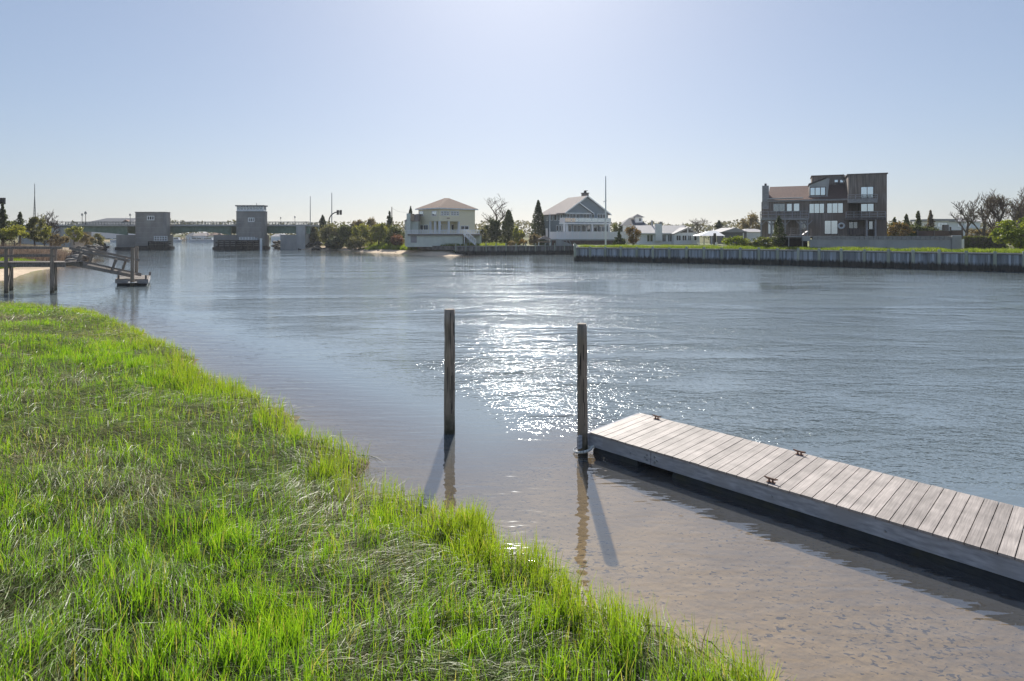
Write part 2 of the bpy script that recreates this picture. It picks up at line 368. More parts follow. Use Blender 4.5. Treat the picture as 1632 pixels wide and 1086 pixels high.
WA = (.14, .115, .045); WC = (.016, .005); WIOR = 2.4
wat = quads_mesh('water', np.stack([XX, YY, np.zeros_like(XX)], -1).reshape(-1, 3), QUADS, water_mat(), None, attrs={'rough': rough, 'depth': wdepth}, smooth=True)
tag(wat, 'rippled tidal river with a glittering sun path', 'water', kind='structure')

# ------------------------------------------------------------------ land behind the bulkheads
PA = [(-9.9, 105.2), (11.3, 109.2), (30, 109.2), (420, 150), (500, 700), (-70, 700), (-40, 160), (-14, 128), (-11, 110)]
BUL = [(8.9, 83.0), (32.0, 71.8), (50.0, 58.3), (66.0, 45.5)]
PB = [(8.9, 83.1), (32.0, 71.9), (50.0, 58.4), (66.0, 45.6), (160, 45.6), (420, 160), (30, 115), (11.4, 109.3)]
mb = MB()
mb.prism([(x, y, -1.5) for x, y in PA], (0, 0, 2.95)); mb.prism([(x, y, -1.5) for x, y in PB], (0, 0, 3.2))
tag(mb.build('lawn', M['lawn']), 'grassy river bank held up behind the bulkheads', 'lawn', kind='structure')
# ------------------------------------------------------------------ near marsh grass
def blades(name, pos, hgt, wid, yaw, lean, leandir, colr, mats, label, cat, tipcol=None, up=1.0):
    """upright two-quad blades: rows at 0, .55, 1 of the height, bending toward leandir."""
    n = len(pos); side = np.stack([np.cos(yaw), np.sin(yaw), np.zeros(n)], 1)
    ld = np.stack([np.cos(leandir), np.sin(leandir), np.zeros(n)], 1)
    V = np.empty((n, 6, 3)); Cc = np.empty((n, 6, 3))
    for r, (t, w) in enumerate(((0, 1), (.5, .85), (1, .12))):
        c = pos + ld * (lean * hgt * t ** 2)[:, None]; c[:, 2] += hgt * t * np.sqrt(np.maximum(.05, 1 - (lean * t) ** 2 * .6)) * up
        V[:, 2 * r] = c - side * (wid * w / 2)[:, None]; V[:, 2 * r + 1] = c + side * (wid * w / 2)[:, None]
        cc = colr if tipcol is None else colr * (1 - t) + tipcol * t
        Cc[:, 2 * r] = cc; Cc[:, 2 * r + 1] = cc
    b = np.arange(n)[:, None] * 6
    Q = np.concatenate([b + np.array([[0, 1, 3, 2]]), b + np.array([[2, 3, 5, 4]])])
    o = quads_mesh(name, V.reshape(-1, 3), Q, mats, Cc.reshape(-1, 3))
    return tag(o, label, cat, kind='stuff')

def marsh_pts(n0, rho):
    x = rng.uniform(-30, 4.2, n0); y = 3.2 + 29 * rng.uniform(0, 1, n0) ** 1.7
    pdf = 1 / (1.7 * ((y - 3.2) / 29 + 1e-4) ** (1 - 1 / 1.7))
    keep = (np.abs(x) < .87 * y + 1.6)
    x, y, pdf = x[keep], y[keep], pdf[keep]
    w = rho(x, y) / pdf; w = w / np.percentile(w, 98)
    k = rng.uniform(0, 1, len(x)) < w
    x, y = x[k], y[k]; s = marsh_s(x, y)
    k = s > -.10; x, y, s = x[k], y[k], s[k]
    return x, y, marsh_h(x, y, s), s
NG, NM = 1500000, 1250000
dens = lambda x, y: np.minimum(1, 7.0 / y) ** 1.15
x, y, z, s = marsh_pts(NG, dens)
patch = fbm(x * .45 + 3, y * .45, 41)
clump = vnoise(x * 3.2, y * 3.2, 42)
far = smooth(9, 16, y)
tuft = smooth(.42, .72, vnoise(x * 6.5, y * 6.5, 43)) * smooth(.25, .6, vnoise(x * 1.7, y * 1.7, 44))
prob = np.clip((.20 + .60 * smooth(.36, .62, patch)) * (.22 + 1.0 * tuft) + .38 * smooth(1.3, .1, s) * (.3 + tuft) + .22 * far * smooth(.36, .58, patch) * (.3 + tuft), 0, 1)
prob = prob * (1 - .75 * smooth(.50, .60, fbm(x * .28, y * .55, 48)) * smooth(8, 13, y))
k = rng.uniform(0, 1, len(x)) < prob * .9
x, y, z, s, clump = x[k], y[k], z[k], s[k], clump[k]; n = len(x)
edge = smooth(1.5, .0, s)
hg = .9 * (.12 + .20 * rng.uniform(0, 1, n) ** 1.3 + .12 * clump) * (1 + .22 * edge)
hg *= 1 - .25 * smooth(14, 26, y)
wd = rng.uniform(.005, .0105, n) * (1 + .03 * np.maximum(y - 8, 0))
t = np.clip(rng.normal(.45, .27, n) + .5 * (fbm(x * .3, y * .3, 45) - .5), 0, 1)[:, None]
ca = np.array([.075, .165, .022]); cb = np.array([.18, .27, .028]); cc = ca * (1 - t) + cb * t
ol = (edge * rng.uniform(.2, .9, n))[:, None]; cc = cc * (1 - ol) + np.array([.15, .17, .035]) * ol
dry = (rng.uniform(0, 1, n) < .07)[:, None]; cc = np.where(dry, np.array([.24, .22, .12]), cc)
cc = cc * rng.uniform(.75, 1.2, n)[:, None]
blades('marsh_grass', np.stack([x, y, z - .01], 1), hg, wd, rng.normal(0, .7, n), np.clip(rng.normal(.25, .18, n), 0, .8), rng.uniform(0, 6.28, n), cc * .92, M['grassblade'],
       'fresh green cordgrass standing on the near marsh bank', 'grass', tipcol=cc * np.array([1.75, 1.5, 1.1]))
NBLADES = n

# lying, combed strands
x, y, z, s = marsh_pts(NM, lambda x, y: np.minimum(1, 6.5 / y) ** 1.25)
k = (rng.uniform(0, 1, len(x)) < np.clip(.35 + .65 * smooth(.0, .9, s), 0, 1) * .55)
x, y, z, s = x[k], y[k], z[k], s[k]; n = len(x)
ang = -.25 + 3.4 * (fbm(x * .38, y * .38, 51, 2) - .5) + 1.3 * (vnoise(x * 1.3, y * 1.3, 52) - .5) + rng.normal(0, .22, n)
ang += np.where(rng.uniform(0, 1, n) < .5, 0, math.pi)
wild = rng.uniform(0, 1, n) < .10; ang = np.where(wild, rng.uniform(0, 6.28, n), ang)
Ls = rng.uniform(.16, .46, n); wd = rng.uniform(.003, .006, n) * (1 + .05 * np.maximum(y - 8, 0)); bend = rng.normal(0, .5, n)
base_l = rng.uniform(.0, .07, n) + .05 * smooth(.4, .7, fbm(x * .8, y * .8, 53)); arch = rng.uniform(.01, .06, n) * np.where(wild, 2.0, 1)
V = np.empty((n, 6, 3)); side = np.stack([-np.sin(ang), np.cos(ang), rng.normal(0, .5, n)], 1)
for r, t in enumerate((0., .5, 1.)):
    a = ang + bend * t * .8
    px_, py_ = x + np.cos(a) * Ls * t, y + np.sin(a) * Ls * t
    pz = z + base_l + arch * 4 * t * (1 - t) - .015 * t + .10 * (vnoise(px_ * 2.1, py_ * 2.1, 54) - .4)
    w = wd * (.9, 1, .3)[r]
    V[:, 2 * r] = np.stack([px_, py_, pz], 1) - side * w[:, None] / 2; V[:, 2 * r + 1] = np.stack([px_, py_, pz], 1) + side * w[:, None] / 2
t = np.clip(rng.normal(.3, .25, n) + 1.5 * (fbm(x * .55, y * .55, 55) - .5), 0, 1)[:, None]
cm = np.array([.22, .30, .075]) * (1 - t) + np.array([.62, .56, .36]) * t
g2 = (rng.uniform(0, 1, n) < .25)[:, None]; cm = np.where(g2, np.array([.16, .29, .04]), cm); cm = cm * rng.uniform(.22, 1.05, n)[:, None]
b = np.arange(n)[:, None] * 6
Q = np.concatenate([b + np.array([[0, 1, 3, 2]]), b + np.array([[2, 3, 5, 4]])])
tag(quads_mesh('matted_grass', V.reshape(-1, 3), Q, M['straw'], np.repeat(cm, 6, 0)), 'flattened grey green and straw grass combed over the marsh', 'matted grass', kind='stuff')
NSTR = n
print('blades', NBLADES, 'strands', NSTR)

# ------------------------------------------------------------------ far weeds and reeds (uncountable)
def strip(name, path, back, n, h, w, ca, cb, zfun, label, cat, pow_=1.0, lean=.3, mt=None):
    path = [Vector(p).to_2d() for p in path]; L_ = [0]
    for a, b in zip(path, path[1:]): L_.append(L_[-1] + (b - a).length)
    t = rng.uniform(0, L_[-1], n); q = rng.uniform(0, 1, n) ** pow_ * back
    xs = np.interp(t, L_, [p.x for p in path]); ys = np.interp(t, L_, [p.y for p in path])
    d = (path[-1] - path[0]).normalized(); nx_, ny_ = -d.y, d.x
    if ny_ < 0: nx_, ny_ = -nx_, -ny_
    xs = xs + nx_ * q; ys = ys + ny_ * q
    cl = vnoise(xs * .9, ys * .9, 61); k = rng.uniform(0, 1, n) < .3 + cl; xs, ys, cl = xs[k], ys[k], cl[k]; m = len(xs)
    hh = h * (.45 + .55 * rng.uniform(0, 1, m)) * (.6 + .8 * cl)
    tt = np.clip(rng.normal(.5, .3, m) + .8 * (cl - .5), 0, 1)[:, None]
    col = (np.array(ca) * (1 - tt) + np.array(cb) * tt) * rng.uniform(.7, 1.25, m)[:, None]
    zz = zfun(xs, ys) if callable(zfun) else np.full(m, zfun)
    return blades(name, np.stack([xs, ys, zz], 1), hh, np.full(m, w), rng.normal(0, .8, m), np.abs(rng.normal(lean, .2, m)), rng.uniform(0, 6.28, m), col, mt or M['grassblade'], label, cat)
hz = lambda x, y: height(x, y)[0] - .02
strip('weeds', [(9.3, 83.4), (32.2, 72.3), (50.2, 58.8), (66.2, 46)], 5.2, 52000, .5, .05, (.075, .11, .022), (.20, .215, .06), 1.70, 'bright green weeds along the top of the long bulkhead', 'weeds')
strip('spit_grass', [(-32.5, 128.5), (-25, 120.5), (-17.5, 113)], 9.0, 16000, .9, .07, (.10, .13, .025), (.23, .25, .045), hz, 'green marsh grass on the sandy spit by the cream house', 'grass')
strip('shore_grass', [(-13, 108), (-8.6, 107.6), (-1.2, 108.9)], 5.0, 5000, .6, .06, (.12, .15, .03), (.27, .26, .08), 1.45, 'rough yellow grass in front of the cream house', 'grass')
strip('reeds', [(-72, 56), (-60, 62), (-56, 72), (-59, 80)], 13.0, 26000, 1.7, .045, (.15, .12, .10), (.25, .21, .175), hz, 'dry brown reeds behind the left pier', 'reeds', 1.0, .15, M['reed'])
strip('bank_grass', [(-58, 54), (-50, 58.5), (-53, 68)], 5.0, 8000, .6, .05, (.09, .13, .02), (.20, .22, .04), hz, 'low green grass on the left sandy bank', 'grass')
strip('bank_scrub', [(-61, 165), (-49, 146), (-38, 142), (-31, 133)], 10.0, 9000, .9, .09, (.07, .09, .025), (.20, .18, .08), hz, 'rough ground cover along the riverbank right of the bridge', 'ground cover')

# ------------------------------------------------------------------ trees
def rand_unit(n):
    v = rng.normal(0, 1, (n, 3)); return v / np.linalg.norm(v, axis=1)[:, None]
def leaf_cloud(parent, name, pts, size, ca, cb, tt=None, updir=0.0):
    n = len(pts); u = rand_unit(n); v = np.cross(u, rand_unit(n)); v /= np.linalg.norm(v, axis=1)[:, None] + 1e-9
    s = (size * rng.uniform(.5, 1.3, n))[:, None]
    V = np.stack([pts - u * s * .5, pts + v * s * .3, pts + u * s * .55, pts - v * s * .3], 1)
    tt = np.clip((rng.normal(.45, .28, n) if tt is None else tt + rng.normal(0, .2, n)), 0, 1)[:, None]
    col = (np.array(ca) * (1 - tt) + np.array(cb) * tt) * rng.uniform(.7, 1.3, n)[:, None]
    return quads_mesh(name, V.reshape(-1, 3), np.arange(4 * n).reshape(n, 4), M['leaf'], np.repeat(col, 4, 0), parent)
PAL = dict(dark=((.042, .060, .030), (.105, .125, .055)), mid=((.075, .10, .035), (.18, .19, .06)), yellow=((.16, .18, .03), (.36, .35, .07)), olive=((.11, .115, .05), (.25, .235, .10)),
           brown=((.13, .10, .07), (.27, .215, .14)), red=((.12, .05, .035), (.24, .12, .08)), tan=((.17, .13, .075), (.34, .27, .15)), orange=((.10, .085, .025), (.30, .17, .04)),
           lime=((.10, .16, .018), (.26, .29, .035)), pink=((.24, .15, .13), (.42, .30, .26)))
def branches(start, h, r0, spread, levels, seed, n=4, up=.55, kids=(3, 4)):
    R = random.Random(seed); segs = []
    def grow(p, d, length, r, lv):
        pts = [p]; q = p; dd = d.copy(); k = 3
        for i in range(k):
            dd = (dd + Vector((R.uniform(-1, 1), R.uniform(-1, 1), R.uniform(-.2, .6))) * .16).normalized()
            q = q + dd * length / k; pts.append(q)
        segs.append((lv, pts, [r * (1 - .45 * i / k) for i in range(k + 1)]))
        if lv >= levels: return
        for c in range(R.randint(*kids)):
            f = R.uniform(.35, 1); i = min(k - 1, int(f * k)); b = pts[i].lerp(pts[i + 1], f * k - i)
            a = R.uniform(0, 6.283); o = Vector((math.cos(a), math.sin(a), R.uniform(-.1, .5)))
            nd = (dd * up + o * spread).normalized()
            grow(b, nd, length * R.uniform(.55, .82), r * .5, lv + 1)
    grow(Vector(start), Vector((R.uniform(-.06, .06), R.uniform(-.06, .06), 1)).normalized(), h, r0, 0)
    return segs
def tree(name, label, cat, x0, x1, ytop, ybot, D, kind='bush', pal='mid', n=None, leaf=None, group=None, bare=None, zb=None):
    xc = (x0 + x1) / 2; w = (x1 - x0) / F * D; top = GZ(ytop, D); X = GX(xc, D)
    bot = GZ(ybot, D) if zb is None else zb
    base = min(bot, 1.6) if zb is None else zb
    hgt = top - bot; root = thing(name, label, cat, (X, D, base), group); ca, cb = PAL[pal]
    rs = int(abs(X * 31 + D * 17 + ytop)) % 9999
    leaf = leaf or max(.14, min(.34, .055 * w + .09)); n = n or int(max(700, min(5200, 74 * w * hgt / leaf ** .8)))
    if kind == 'bare':
        segs = branches((X, D, base), (top - base) * .42, max(.10, .032 * (top - base)), .75, 4, rs, kids=(3, 5))
        allp = [p for lv, pts, r in segs for p in pts]
        hw = max(abs(p.x - X) for p in allp); ht = max(p.z for p in allp) - base
        sx, sz = w / 2 / hw, (top - base) / ht
        tr = MB(); tw = MB()
        for lv, pts, r in segs:
            pts = [Vector((X + (p.x - X) * sx, D + (p.y - D) * sx, base + (p.z - base) * sz)) for p in pts]
            (tr if lv < 2 else tw).tube(pts, [max(q, .028) for q in r], 5 if lv < 2 else 3, cap=False)
        tm = M['redtwig'] if bare == 'red' else M['twig']
        tr.build('trunk', M['bark'], root, smooth=True); tw.build('twigs', tm, root)
        if bare == 'buds' or bare == 'red':
            ends = np.array([[X + (pts[-1].x - X) * sx, D + (pts[-1].y - D) * sx, base + (pts[-1].z - base) * sz] for lv, pts, r in segs if lv >= 3])
            pts = np.repeat(ends, 2, 0) + rng.normal(0, .18, (len(ends) * 2, 3)); leaf_cloud(root, 'foliage', pts, .10, ca, cb)
        return root
    tr = MB()
    if kind in ('cone', 'pine'):
        tr.tube([(X, D, base), (X + .05, D, base + (top - base) * .6), (X, D, top - .1)], [.035 * hgt, .02 * hgt, .012], 6); tr.build('trunk', M['bark'], root, smooth=True)
        if kind == 'cone':
            t = rng.uniform(0, 1, n) ** 1.25; a = rng.uniform(0, 6.283, n)
            rad = w / 2 * np.minimum((1 - t) ** .75 * 1.02 + .03, .75 + t) * (.78 + .45 * vnoise(a * 1.6 + 9, t * 9, rs)) * rng.uniform(0, 1, n) ** .38
            pts = np.stack([X + rad * np.cos(a), D + rad * np.sin(a), bot + hgt * t * (.985 + .03 * vnoise(a * 2, t * 3, rs))], 1)
        else:
            nb = 15; lst = []
            for i in range(nb):
                t = (i + .3) / nb; R0 = w / 2 * (1.03 - t) ** 1.0 * rng.uniform(.5, 1.25); a = rng.uniform(0, 6.283)
                for q in range(3):
                    aa = a + q * 2.1 + rng.normal(0, .4); m = max(8, int(n / nb / 3)); f = rng.uniform(.15, 1, m)
                    c = np.stack([X + R0 * f * np.cos(aa), D + R0 * f * np.sin(aa), bot + hgt * t + .12 * R0 * f + hgt * .02 * rng.normal(0, 1, m)], 1)
                    lst.append(c + rng.normal(0, (.05 * w + .02) * (1.05 - t), (m, 3)) * np.array([1, 1, .6]))
            lst.append(np.stack([np.full(30, X), np.full(30, D), top - rng.uniform(0, .18, 30) * hgt], 1) + rng.normal(0, .07, (30, 3)))
            pts = np.concatenate(lst)
        leaf_cloud(root, 'crown', pts, leaf, ca, cb)
        return root
    # bush / round tree: limbs and clumps of leaves
    segs = branches((X, D, base), max(.5, (top - base) * .4), .03 * hgt + .03, .8, 2, rs, kids=(3, 5))
    tr = MB()
    for lv, pts, r in segs: tr.tube([Vector((X + (p.x - X) * min(1, .35 * w / hgt + .3), p.y, p.z)) for p in pts], [max(.02, q) for q in r], 4, cap=False)
    tr.build('trunk', M['bark'], root, smooth=True)
    K = max(12, int(10 + 4.2 * w)); lst = []; tts = []
    for i in range(K):
        u = rand_unit(1)[0] * rng.uniform(.35, 1) ** .5
        c = np.array([X + u[0] * w / 2 * .80, D + u[1] * min(w, 5) / 2 * .8, bot + hgt * (.5 + .40 * u[2])]); r = rng.uniform(.10, .22) * np.array([min(w, 2.2 * hgt), min(w, 5), hgt * .95])
        if kind == 'sparse': r = r * .8
        m = int(n / K * rng.uniform(.6, 1.4)); q = rand_unit(m) * (rng.uniform(0, 1, m) ** .45)[:, None]
        lst.append(c + q * r); tts.append(np.full(m, rng.uniform(.15, .8)))
        k = max(4, m // 9); lst.append(c + rand_unit(k) * r * rng.uniform(1, 1.55, k)[:, None]); tts.append(np.full(k, .6))
    pts = np.concatenate(lst); tts = np.concatenate(tts); ok = pts[:, 2] > base - .1
    leaf_cloud(root, 'crown', pts[ok], leaf, ca, cb, tts[ok])
    return root

T = tree
gL = 'shrubs and trees on the left bank'
T('pine_tree', 'dark green pine at the far left edge above the brown reeds', 'tree', -12, 20, 326, 384, 78, 'pine', 'dark', 3000, .24, gL)
T('shrub', 'yellow green bush low behind the brown reeds', 'shrub', 4, 42, 359, 382, 74, 'bush', 'yellow', group=gL)
T('pine_tree', 'thin dark pine left of the tall lattice mast', 'tree', 16, 48, 338, 380, 90, 'pine', 'dark', 1500, .22, gL)
T('leafy_tree', 'tall olive tree just right of the tall lattice mast', 'tree', 40, 72, 342, 392, 80, 'sparse', 'olive', group=gL)
T('bare_tree', 'bare flat topped tree left of the bridge railing', 'tree', 66, 96, 334, 384, 92, 'bare', 'brown', group=gL)
T('shrub', 'yellow green shrub leaning beneath the bare flat topped tree', 'shrub', 60, 82, 352, 386, 82, 'bush', 'yellow', group=gL)
T('shrub', 'brown scrubby bush at the end of the reeds', 'shrub', 78, 108, 370, 395, 92, 'sparse', 'brown', group=gL)
T('shrub', 'olive bush in front of the left bridge abutment', 'shrub', 104, 132, 358, 388, 112, 'sparse', 'yellow', group=gL)
T('shrub', 'tan and yellow shrub below the left bridge span', 'shrub', 126, 148, 370, 392, 122, 'bush', 'tan', group=gL)
T('shrub', 'dark shrub beside the rocks below the left bridge span', 'shrub', 142, 166, 371, 394, 128, 'sparse', 'olive', group=gL)
T('shrub', 'wide dark scrub behind the yellow bush on the left bank', 'shrub', -20, 34, 350, 378, 96, 'sparse', 'mid', group=gL)
gR = 'shrubs and trees between the bridge and the cream house'
for a in [('shrub', 'low olive scrub beside the right bridge abutment', 486, 516, 360, 396, 144, 'sparse', 'olive'),
          ('pine_tree', 'small dark pine left of the curved signal arm', 500, 528, 343, 380, 152, 'pine', 'dark'),
          ('shrub', 'wide yellow olive shrub under the curved signal arm', 508, 548, 355, 396, 141, 'bush', 'olive'),
          ('shrub', 'dark green shrub right of the curved signal arm', 538, 566, 353, 394, 138, 'bush', 'mid'),
          ('leafy_tree', 'brownish budding tree in the middle of the riverbank thicket', 552, 584, 347, 394, 140, 'sparse', 'brown'),
          ('shrub', 'bright yellow green shrub in the riverbank thicket', 560, 592, 352, 392, 133, 'bush', 'yellow'),
          ('leafy_tree', 'tall thin tan tree with new leaves in the thicket', 578, 606, 346, 392, 137, 'sparse', 'tan'),
          ('shrub', 'large yellow shrub in front of the wooden utility pole', 588, 620, 352, 394, 130, 'bush', 'yellow'),
          ('pine_tree', 'ragged dark pine around the wooden utility pole', 606, 636, 338, 388, 136, 'pine', 'dark'),
          ('shrub', 'dense dark shrub next to the cream house', 610, 648, 358, 394, 126, 'bush', 'mid'),
          ('shrub', 'reddish shrub at the left corner of the cream house', 622, 646, 372, 394, 121, 'bush', 'red'),
          ('shrub', 'low dark bush hanging over the riverbank rocks', 520, 552, 374, 399, 137, 'bush', 'dark'),
          ('shrub', 'grey green bush at the back of the sandy spit', 550, 584, 374, 399, 128, 'sparse', 'olive'),
          ('pine_tree', 'dark pine rising behind the cream house chimney', 645, 664, 329, 370, 134, 'pine', 'dark')]:
    T(a[0], a[1], 'tree' if 'tree' in a[0] else 'shrub', *a[2:9], group=gR)
gH = 'garden trees and shrubs around the houses'
for a in [('bare_tree', 'big bare tree right of the cream house', 764, 818, 309, 392, 126, 'bare', 'brown'),
          ('cedar_tree', 'dark cedar in front of the big bare tree', 768, 800, 346, 392, 122, 'bush', 'dark'),
          ('cedar_tree', 'pointed cedar on the right side of the big bare tree', 793, 828, 335, 392, 123, 'cone', 'mid'),
          ('shrub', 'yellowish shrub behind the low bulkhead right of the cedars', 814, 842, 358, 393, 118, 'sparse', 'yellow'),
          ('shrub', 'brown green shrub beside the cream house stairs', 756, 782, 360, 391, 118, 'sparse', 'olive'),
          ('conifer_tree', 'tall cone shaped evergreen left of the blue grey house', 842, 874, 320, 391, 124, 'cone', 'dark'),
          ('shrub', 'greyish brown shrub below the cone shaped evergreen', 842, 864, 369, 395, 113, 'sparse', 'brown'),
          ('shrub', 'small orange shrub on the low bulkhead', 826, 842, 380, 394, 111, 'bush', 'orange'),
          ('shrub', 'low orange green shrub left of the orange one', 808, 824, 383, 394, 110, 'bush', 'tan'),
          ('shrub', 'round green tree right of the blue grey house balcony', 972, 998, 352, 392, 126, 'bush', 'mid'),
          ('shrub', 'orange green shrub in front of the long grey roofed house', 996, 1022, 357, 391, 101, 'bush', 'orange'),
          ('pine_tree', 'dark spiky young pine by the tall flagpole', 972, 1002, 370, 396, 88, 'pine', 'dark'),
          ('bare_tree', 'wide bare tree behind the long grey roofed house', 1090, 1134, 347, 384, 152, 'bare', 'brown'),
          ('pine_tree', 'dark flat pine behind the white tent roof', 1128, 1164, 352, 384, 150, 'pine', 'dark'),
          ('leafy_tree', 'tan budding tree left of the brown wooden house', 1176, 1218, 338, 386, 140, 'sparse', 'tan'),
          ('shrub', 'low green bank of bushes left of the brown wooden house', 1150, 1196, 376, 398, 84, 'bush', 'lime'),
          ('shrub', 'dense dark bush bank below the brown house deck', 1188, 1246, 376, 398, 77, 'bush', 'mid'),
          ('cedar_tree', 'slim dark evergreen in front of the brown wooden house', 1229, 1254, 345, 388, 75.5, 'cone', 'dark'),
          ('shrub', 'brown and green scrub right of the brown wooden house', 1414, 1452, 352, 386, 104, 'sparse', 'orange'),
          ('shrub', 'wide green scrub behind the dark terrace fence', 1444, 1494, 356, 386, 108, 'bush', 'mid'),
          ('pine_tree', 'short thin pine nearest the brown wooden house', 1411, 1440, 347, 384, 112, 'pine', 'mid'),
          ('pine_tree', 'second thin pine right of the brown wooden house', 1429, 1460, 342, 384, 111, 'pine', 'mid'),
          ('pine_tree', 'tallest thin pine in the row behind the dark terrace fence', 1448, 1479, 337, 384, 110, 'pine', 'mid'),
          ('pine_tree', 'last thin pine of the row beside the pale distant house', 1468, 1498, 336, 384, 109, 'pine', 'brown'),
          ('shrub', 'tan dry shrub under the bare trees on the right', 1536, 1580, 364, 388, 96, 'sparse', 'tan'),
          ('shrub', 'brown undergrowth bush behind the clipped hedge', 1570, 1632, 356, 388, 98, 'sparse', 'brown'),
          ('shrub', 'large round yellow green bush at the right edge', 1590, 1662, 346, 402, 66, 'bush', 'lime')]:
    T(a[0], a[1], 'tree' if 'tree' in a[0] else 'shrub', *a[2:9], group=gH)
for x0, x1, yt, D, b, lab in [(1514, 1562, 318, 96, 'none', 'leaning bare tree at the left of the right hand grove'), (1540, 1590, 306, 93, 'buds', 'bare tree with green buds in the middle of the right hand grove'),
                         (1566, 1622, 300, 90, 'red', 'tall reddish bare tree in the right hand grove'), (1600, 1660, 297, 87, 'red', 'tallest reddish bare tree at the right edge'), (1580, 1640, 312, 104, 'none', 'grey bare tree farthest back in the right hand grove'), (1556, 1606, 310, 100, 'red', 'slim bare tree between the budding tree and the reddish one'), (1612, 1650, 318, 97, 'buds', 'short budding bare tree above the large round bush')]:
    T('bare_tree', lab, 'tree', x0, x1, yt, 384, D, 'bare', 'olive', group='bare trees in the right hand grove', bare=b)

# clipped hedge
hd = thing('hedge', 'long clipped green hedge at the end of the concrete terrace wall', 'hedge', (GX(1566, 78), 78, 1.7))
n = 6000; q = rng.uniform(-1, 1, (n, 3)); ax = rng.integers(0, 3, n); q[np.arange(n), ax] = np.sign(q[np.arange(n), ax]) * rng.uniform(.86, 1.03, n)
x0, x1 = GX(1537, 78), GX(1600, 78); hz0, hz1 = 1.7, GZ(377, 78)
leaf_cloud(hd, 'foliage', np.stack([(x0 + x1) / 2 + q[:, 0] * (x1 - x0) / 2, 78 + q[:, 1] * .6, (hz0 + hz1) / 2 + q[:, 2] * (hz1 - hz0) / 2], 1), .16, *PAL['mid'])
mb = MB(); mb.bb(x0 + .15, x1 - .15, 77.55, 78.45, hz0, hz1 - .15); mb.build('twig_core', M['bark'], hd)

# far wooded shore beyond the bridge
n = 26000; xs = rng.uniform(-330, 520, n); ys = 305 + rng.uniform(0, 40, n)
hh = 2.0 + (3.5 + 4.5 * fbm(xs * .03, ys * .02, 71) + 3 * vnoise(xs * .16, ys * .1, 72)) * rng.uniform(0, 1, n) ** .7
far = leaf_cloud(None, 'far_treeline', np.stack([xs, ys, hh], 1), 1.6, (.07, .075, .04), (.17, .15, .085), vnoise(xs * .1, ys * .1, 73))
tag(far, 'low wooded far shore seen through the bridge', 'treeline', kind='stuff')
# ------------------------------------------------------------------ near dock and pilings
def piling(name, label, X, Y, z1, r, lean, seed):
    R = random.Random(seed); pts = []; rd = []
    for i in range(15):
        t = i / 14; z = -1.6 + (z1 + 1.6) * t
        pts.append((X + lean * (z / z1) + R.uniform(-.004, .004), Y + R.uniform(-.003, .003), z)); rd.append(r * (1.04 - .07 * t) * R.uniform(.97, 1.03))
    root = thing(name, label, 'piling', (X, Y, -1.6), 'mooring pilings in the near water')
    b = MB(); b.tube(pts, rd, 20)
    c = MB(); top = Vector(pts[-1]); c.tube([top + Vector((0, 0, .002)), top + Vector((0, 0, .012))], [rd[-1] * .96, rd[-1] * .9], 20); c.build('end_grain', mat('pale_end_grain' + str(seed), (.42, .36, .30), (.22, .18, .15), 14, rough=.9), root)
    # lengthwise cracks
    k = b
    for j in range(9):
        a = R.uniform(math.pi * 1.05, math.pi * 1.95); z0 = R.uniform(.1, z1 * .8); l = R.uniform(.2, .8)
        k.beam((X + lean * z0 / z1 + math.cos(a) * r * .985, Y + math.sin(a) * r * .985, z0), (X + lean * min(z0 + l, z1) / z1 + math.cos(a + .03) * r * .965, Y + math.sin(a + .03) * r * .965, min(z0 + l, z1 - .05)), .008, .01, mi=1)
    p = k.build('post', [M['pile'], M['dark']], root)
    for f in p.data.polygons: f.use_smooth = len(f.vertices) == 4 and f.material_index == 0
    return root
def tide_band(m, z0, col):
    nt = m.node_tree; bs = [n for n in nt.nodes if n.type == 'BSDF_PRINCIPLED'][0]; src = bs.inputs['Base Color'].links[0].from_socket
    g = nt.nodes.new('ShaderNodeNewGeometry'); sp = nt.nodes.new('ShaderNodeSeparateXYZ'); nt.links.new(g.outputs['Position'], sp.inputs[0])
    n = nt.nodes.new('ShaderNodeTexNoise'); n.inputs['Scale'].default_value = 9; n.inputs['Detail'].default_value = 5; nt.links.new(g.outputs['Position'], n.inputs['Vector'])
    ma = nt.nodes.new('ShaderNodeMath'); ma.operation = 'MULTIPLY_ADD'; ma.inputs[1].default_value = -.7; nt.links.new(n.outputs[0], ma.inputs[0]); nt.links.new(sp.outputs[2], ma.inputs[2])
    r = nt.nodes.new('ShaderNodeMapRange'); r.inputs[1].default_value = z0 - .42; r.inputs[2].default_value = z0; nt.links.new(ma.outputs[0], r.inputs[0])
    mx = nt.nodes.new('ShaderNodeMix'); mx.data_type = 'RGBA'; nt.links.new(r.outputs[0], mx.inputs[0]); mx.inputs[6].default_value = (*col, 1); nt.links.new(src, mx.inputs[7]); nt.links.new(mx.outputs[2], bs.inputs['Base Color'])
tide_band(M['pile'], .12, (.065, .058, .036))
D1 = F * H / (690 - HY); D2 = F * H / (722 - HY)
piling('piling', 'free standing weathered piling left of the dock', GX(716.5, D1), D1, GZ(494, D1), .103, 0.0, 3)
piling('piling', 'weathered piling held in the white hoop at the dock corner', GX(928.5, D2), D2, GZ(517, D2), .088, -.012, 4)
PX, PY = GX(928.5, D2), D2

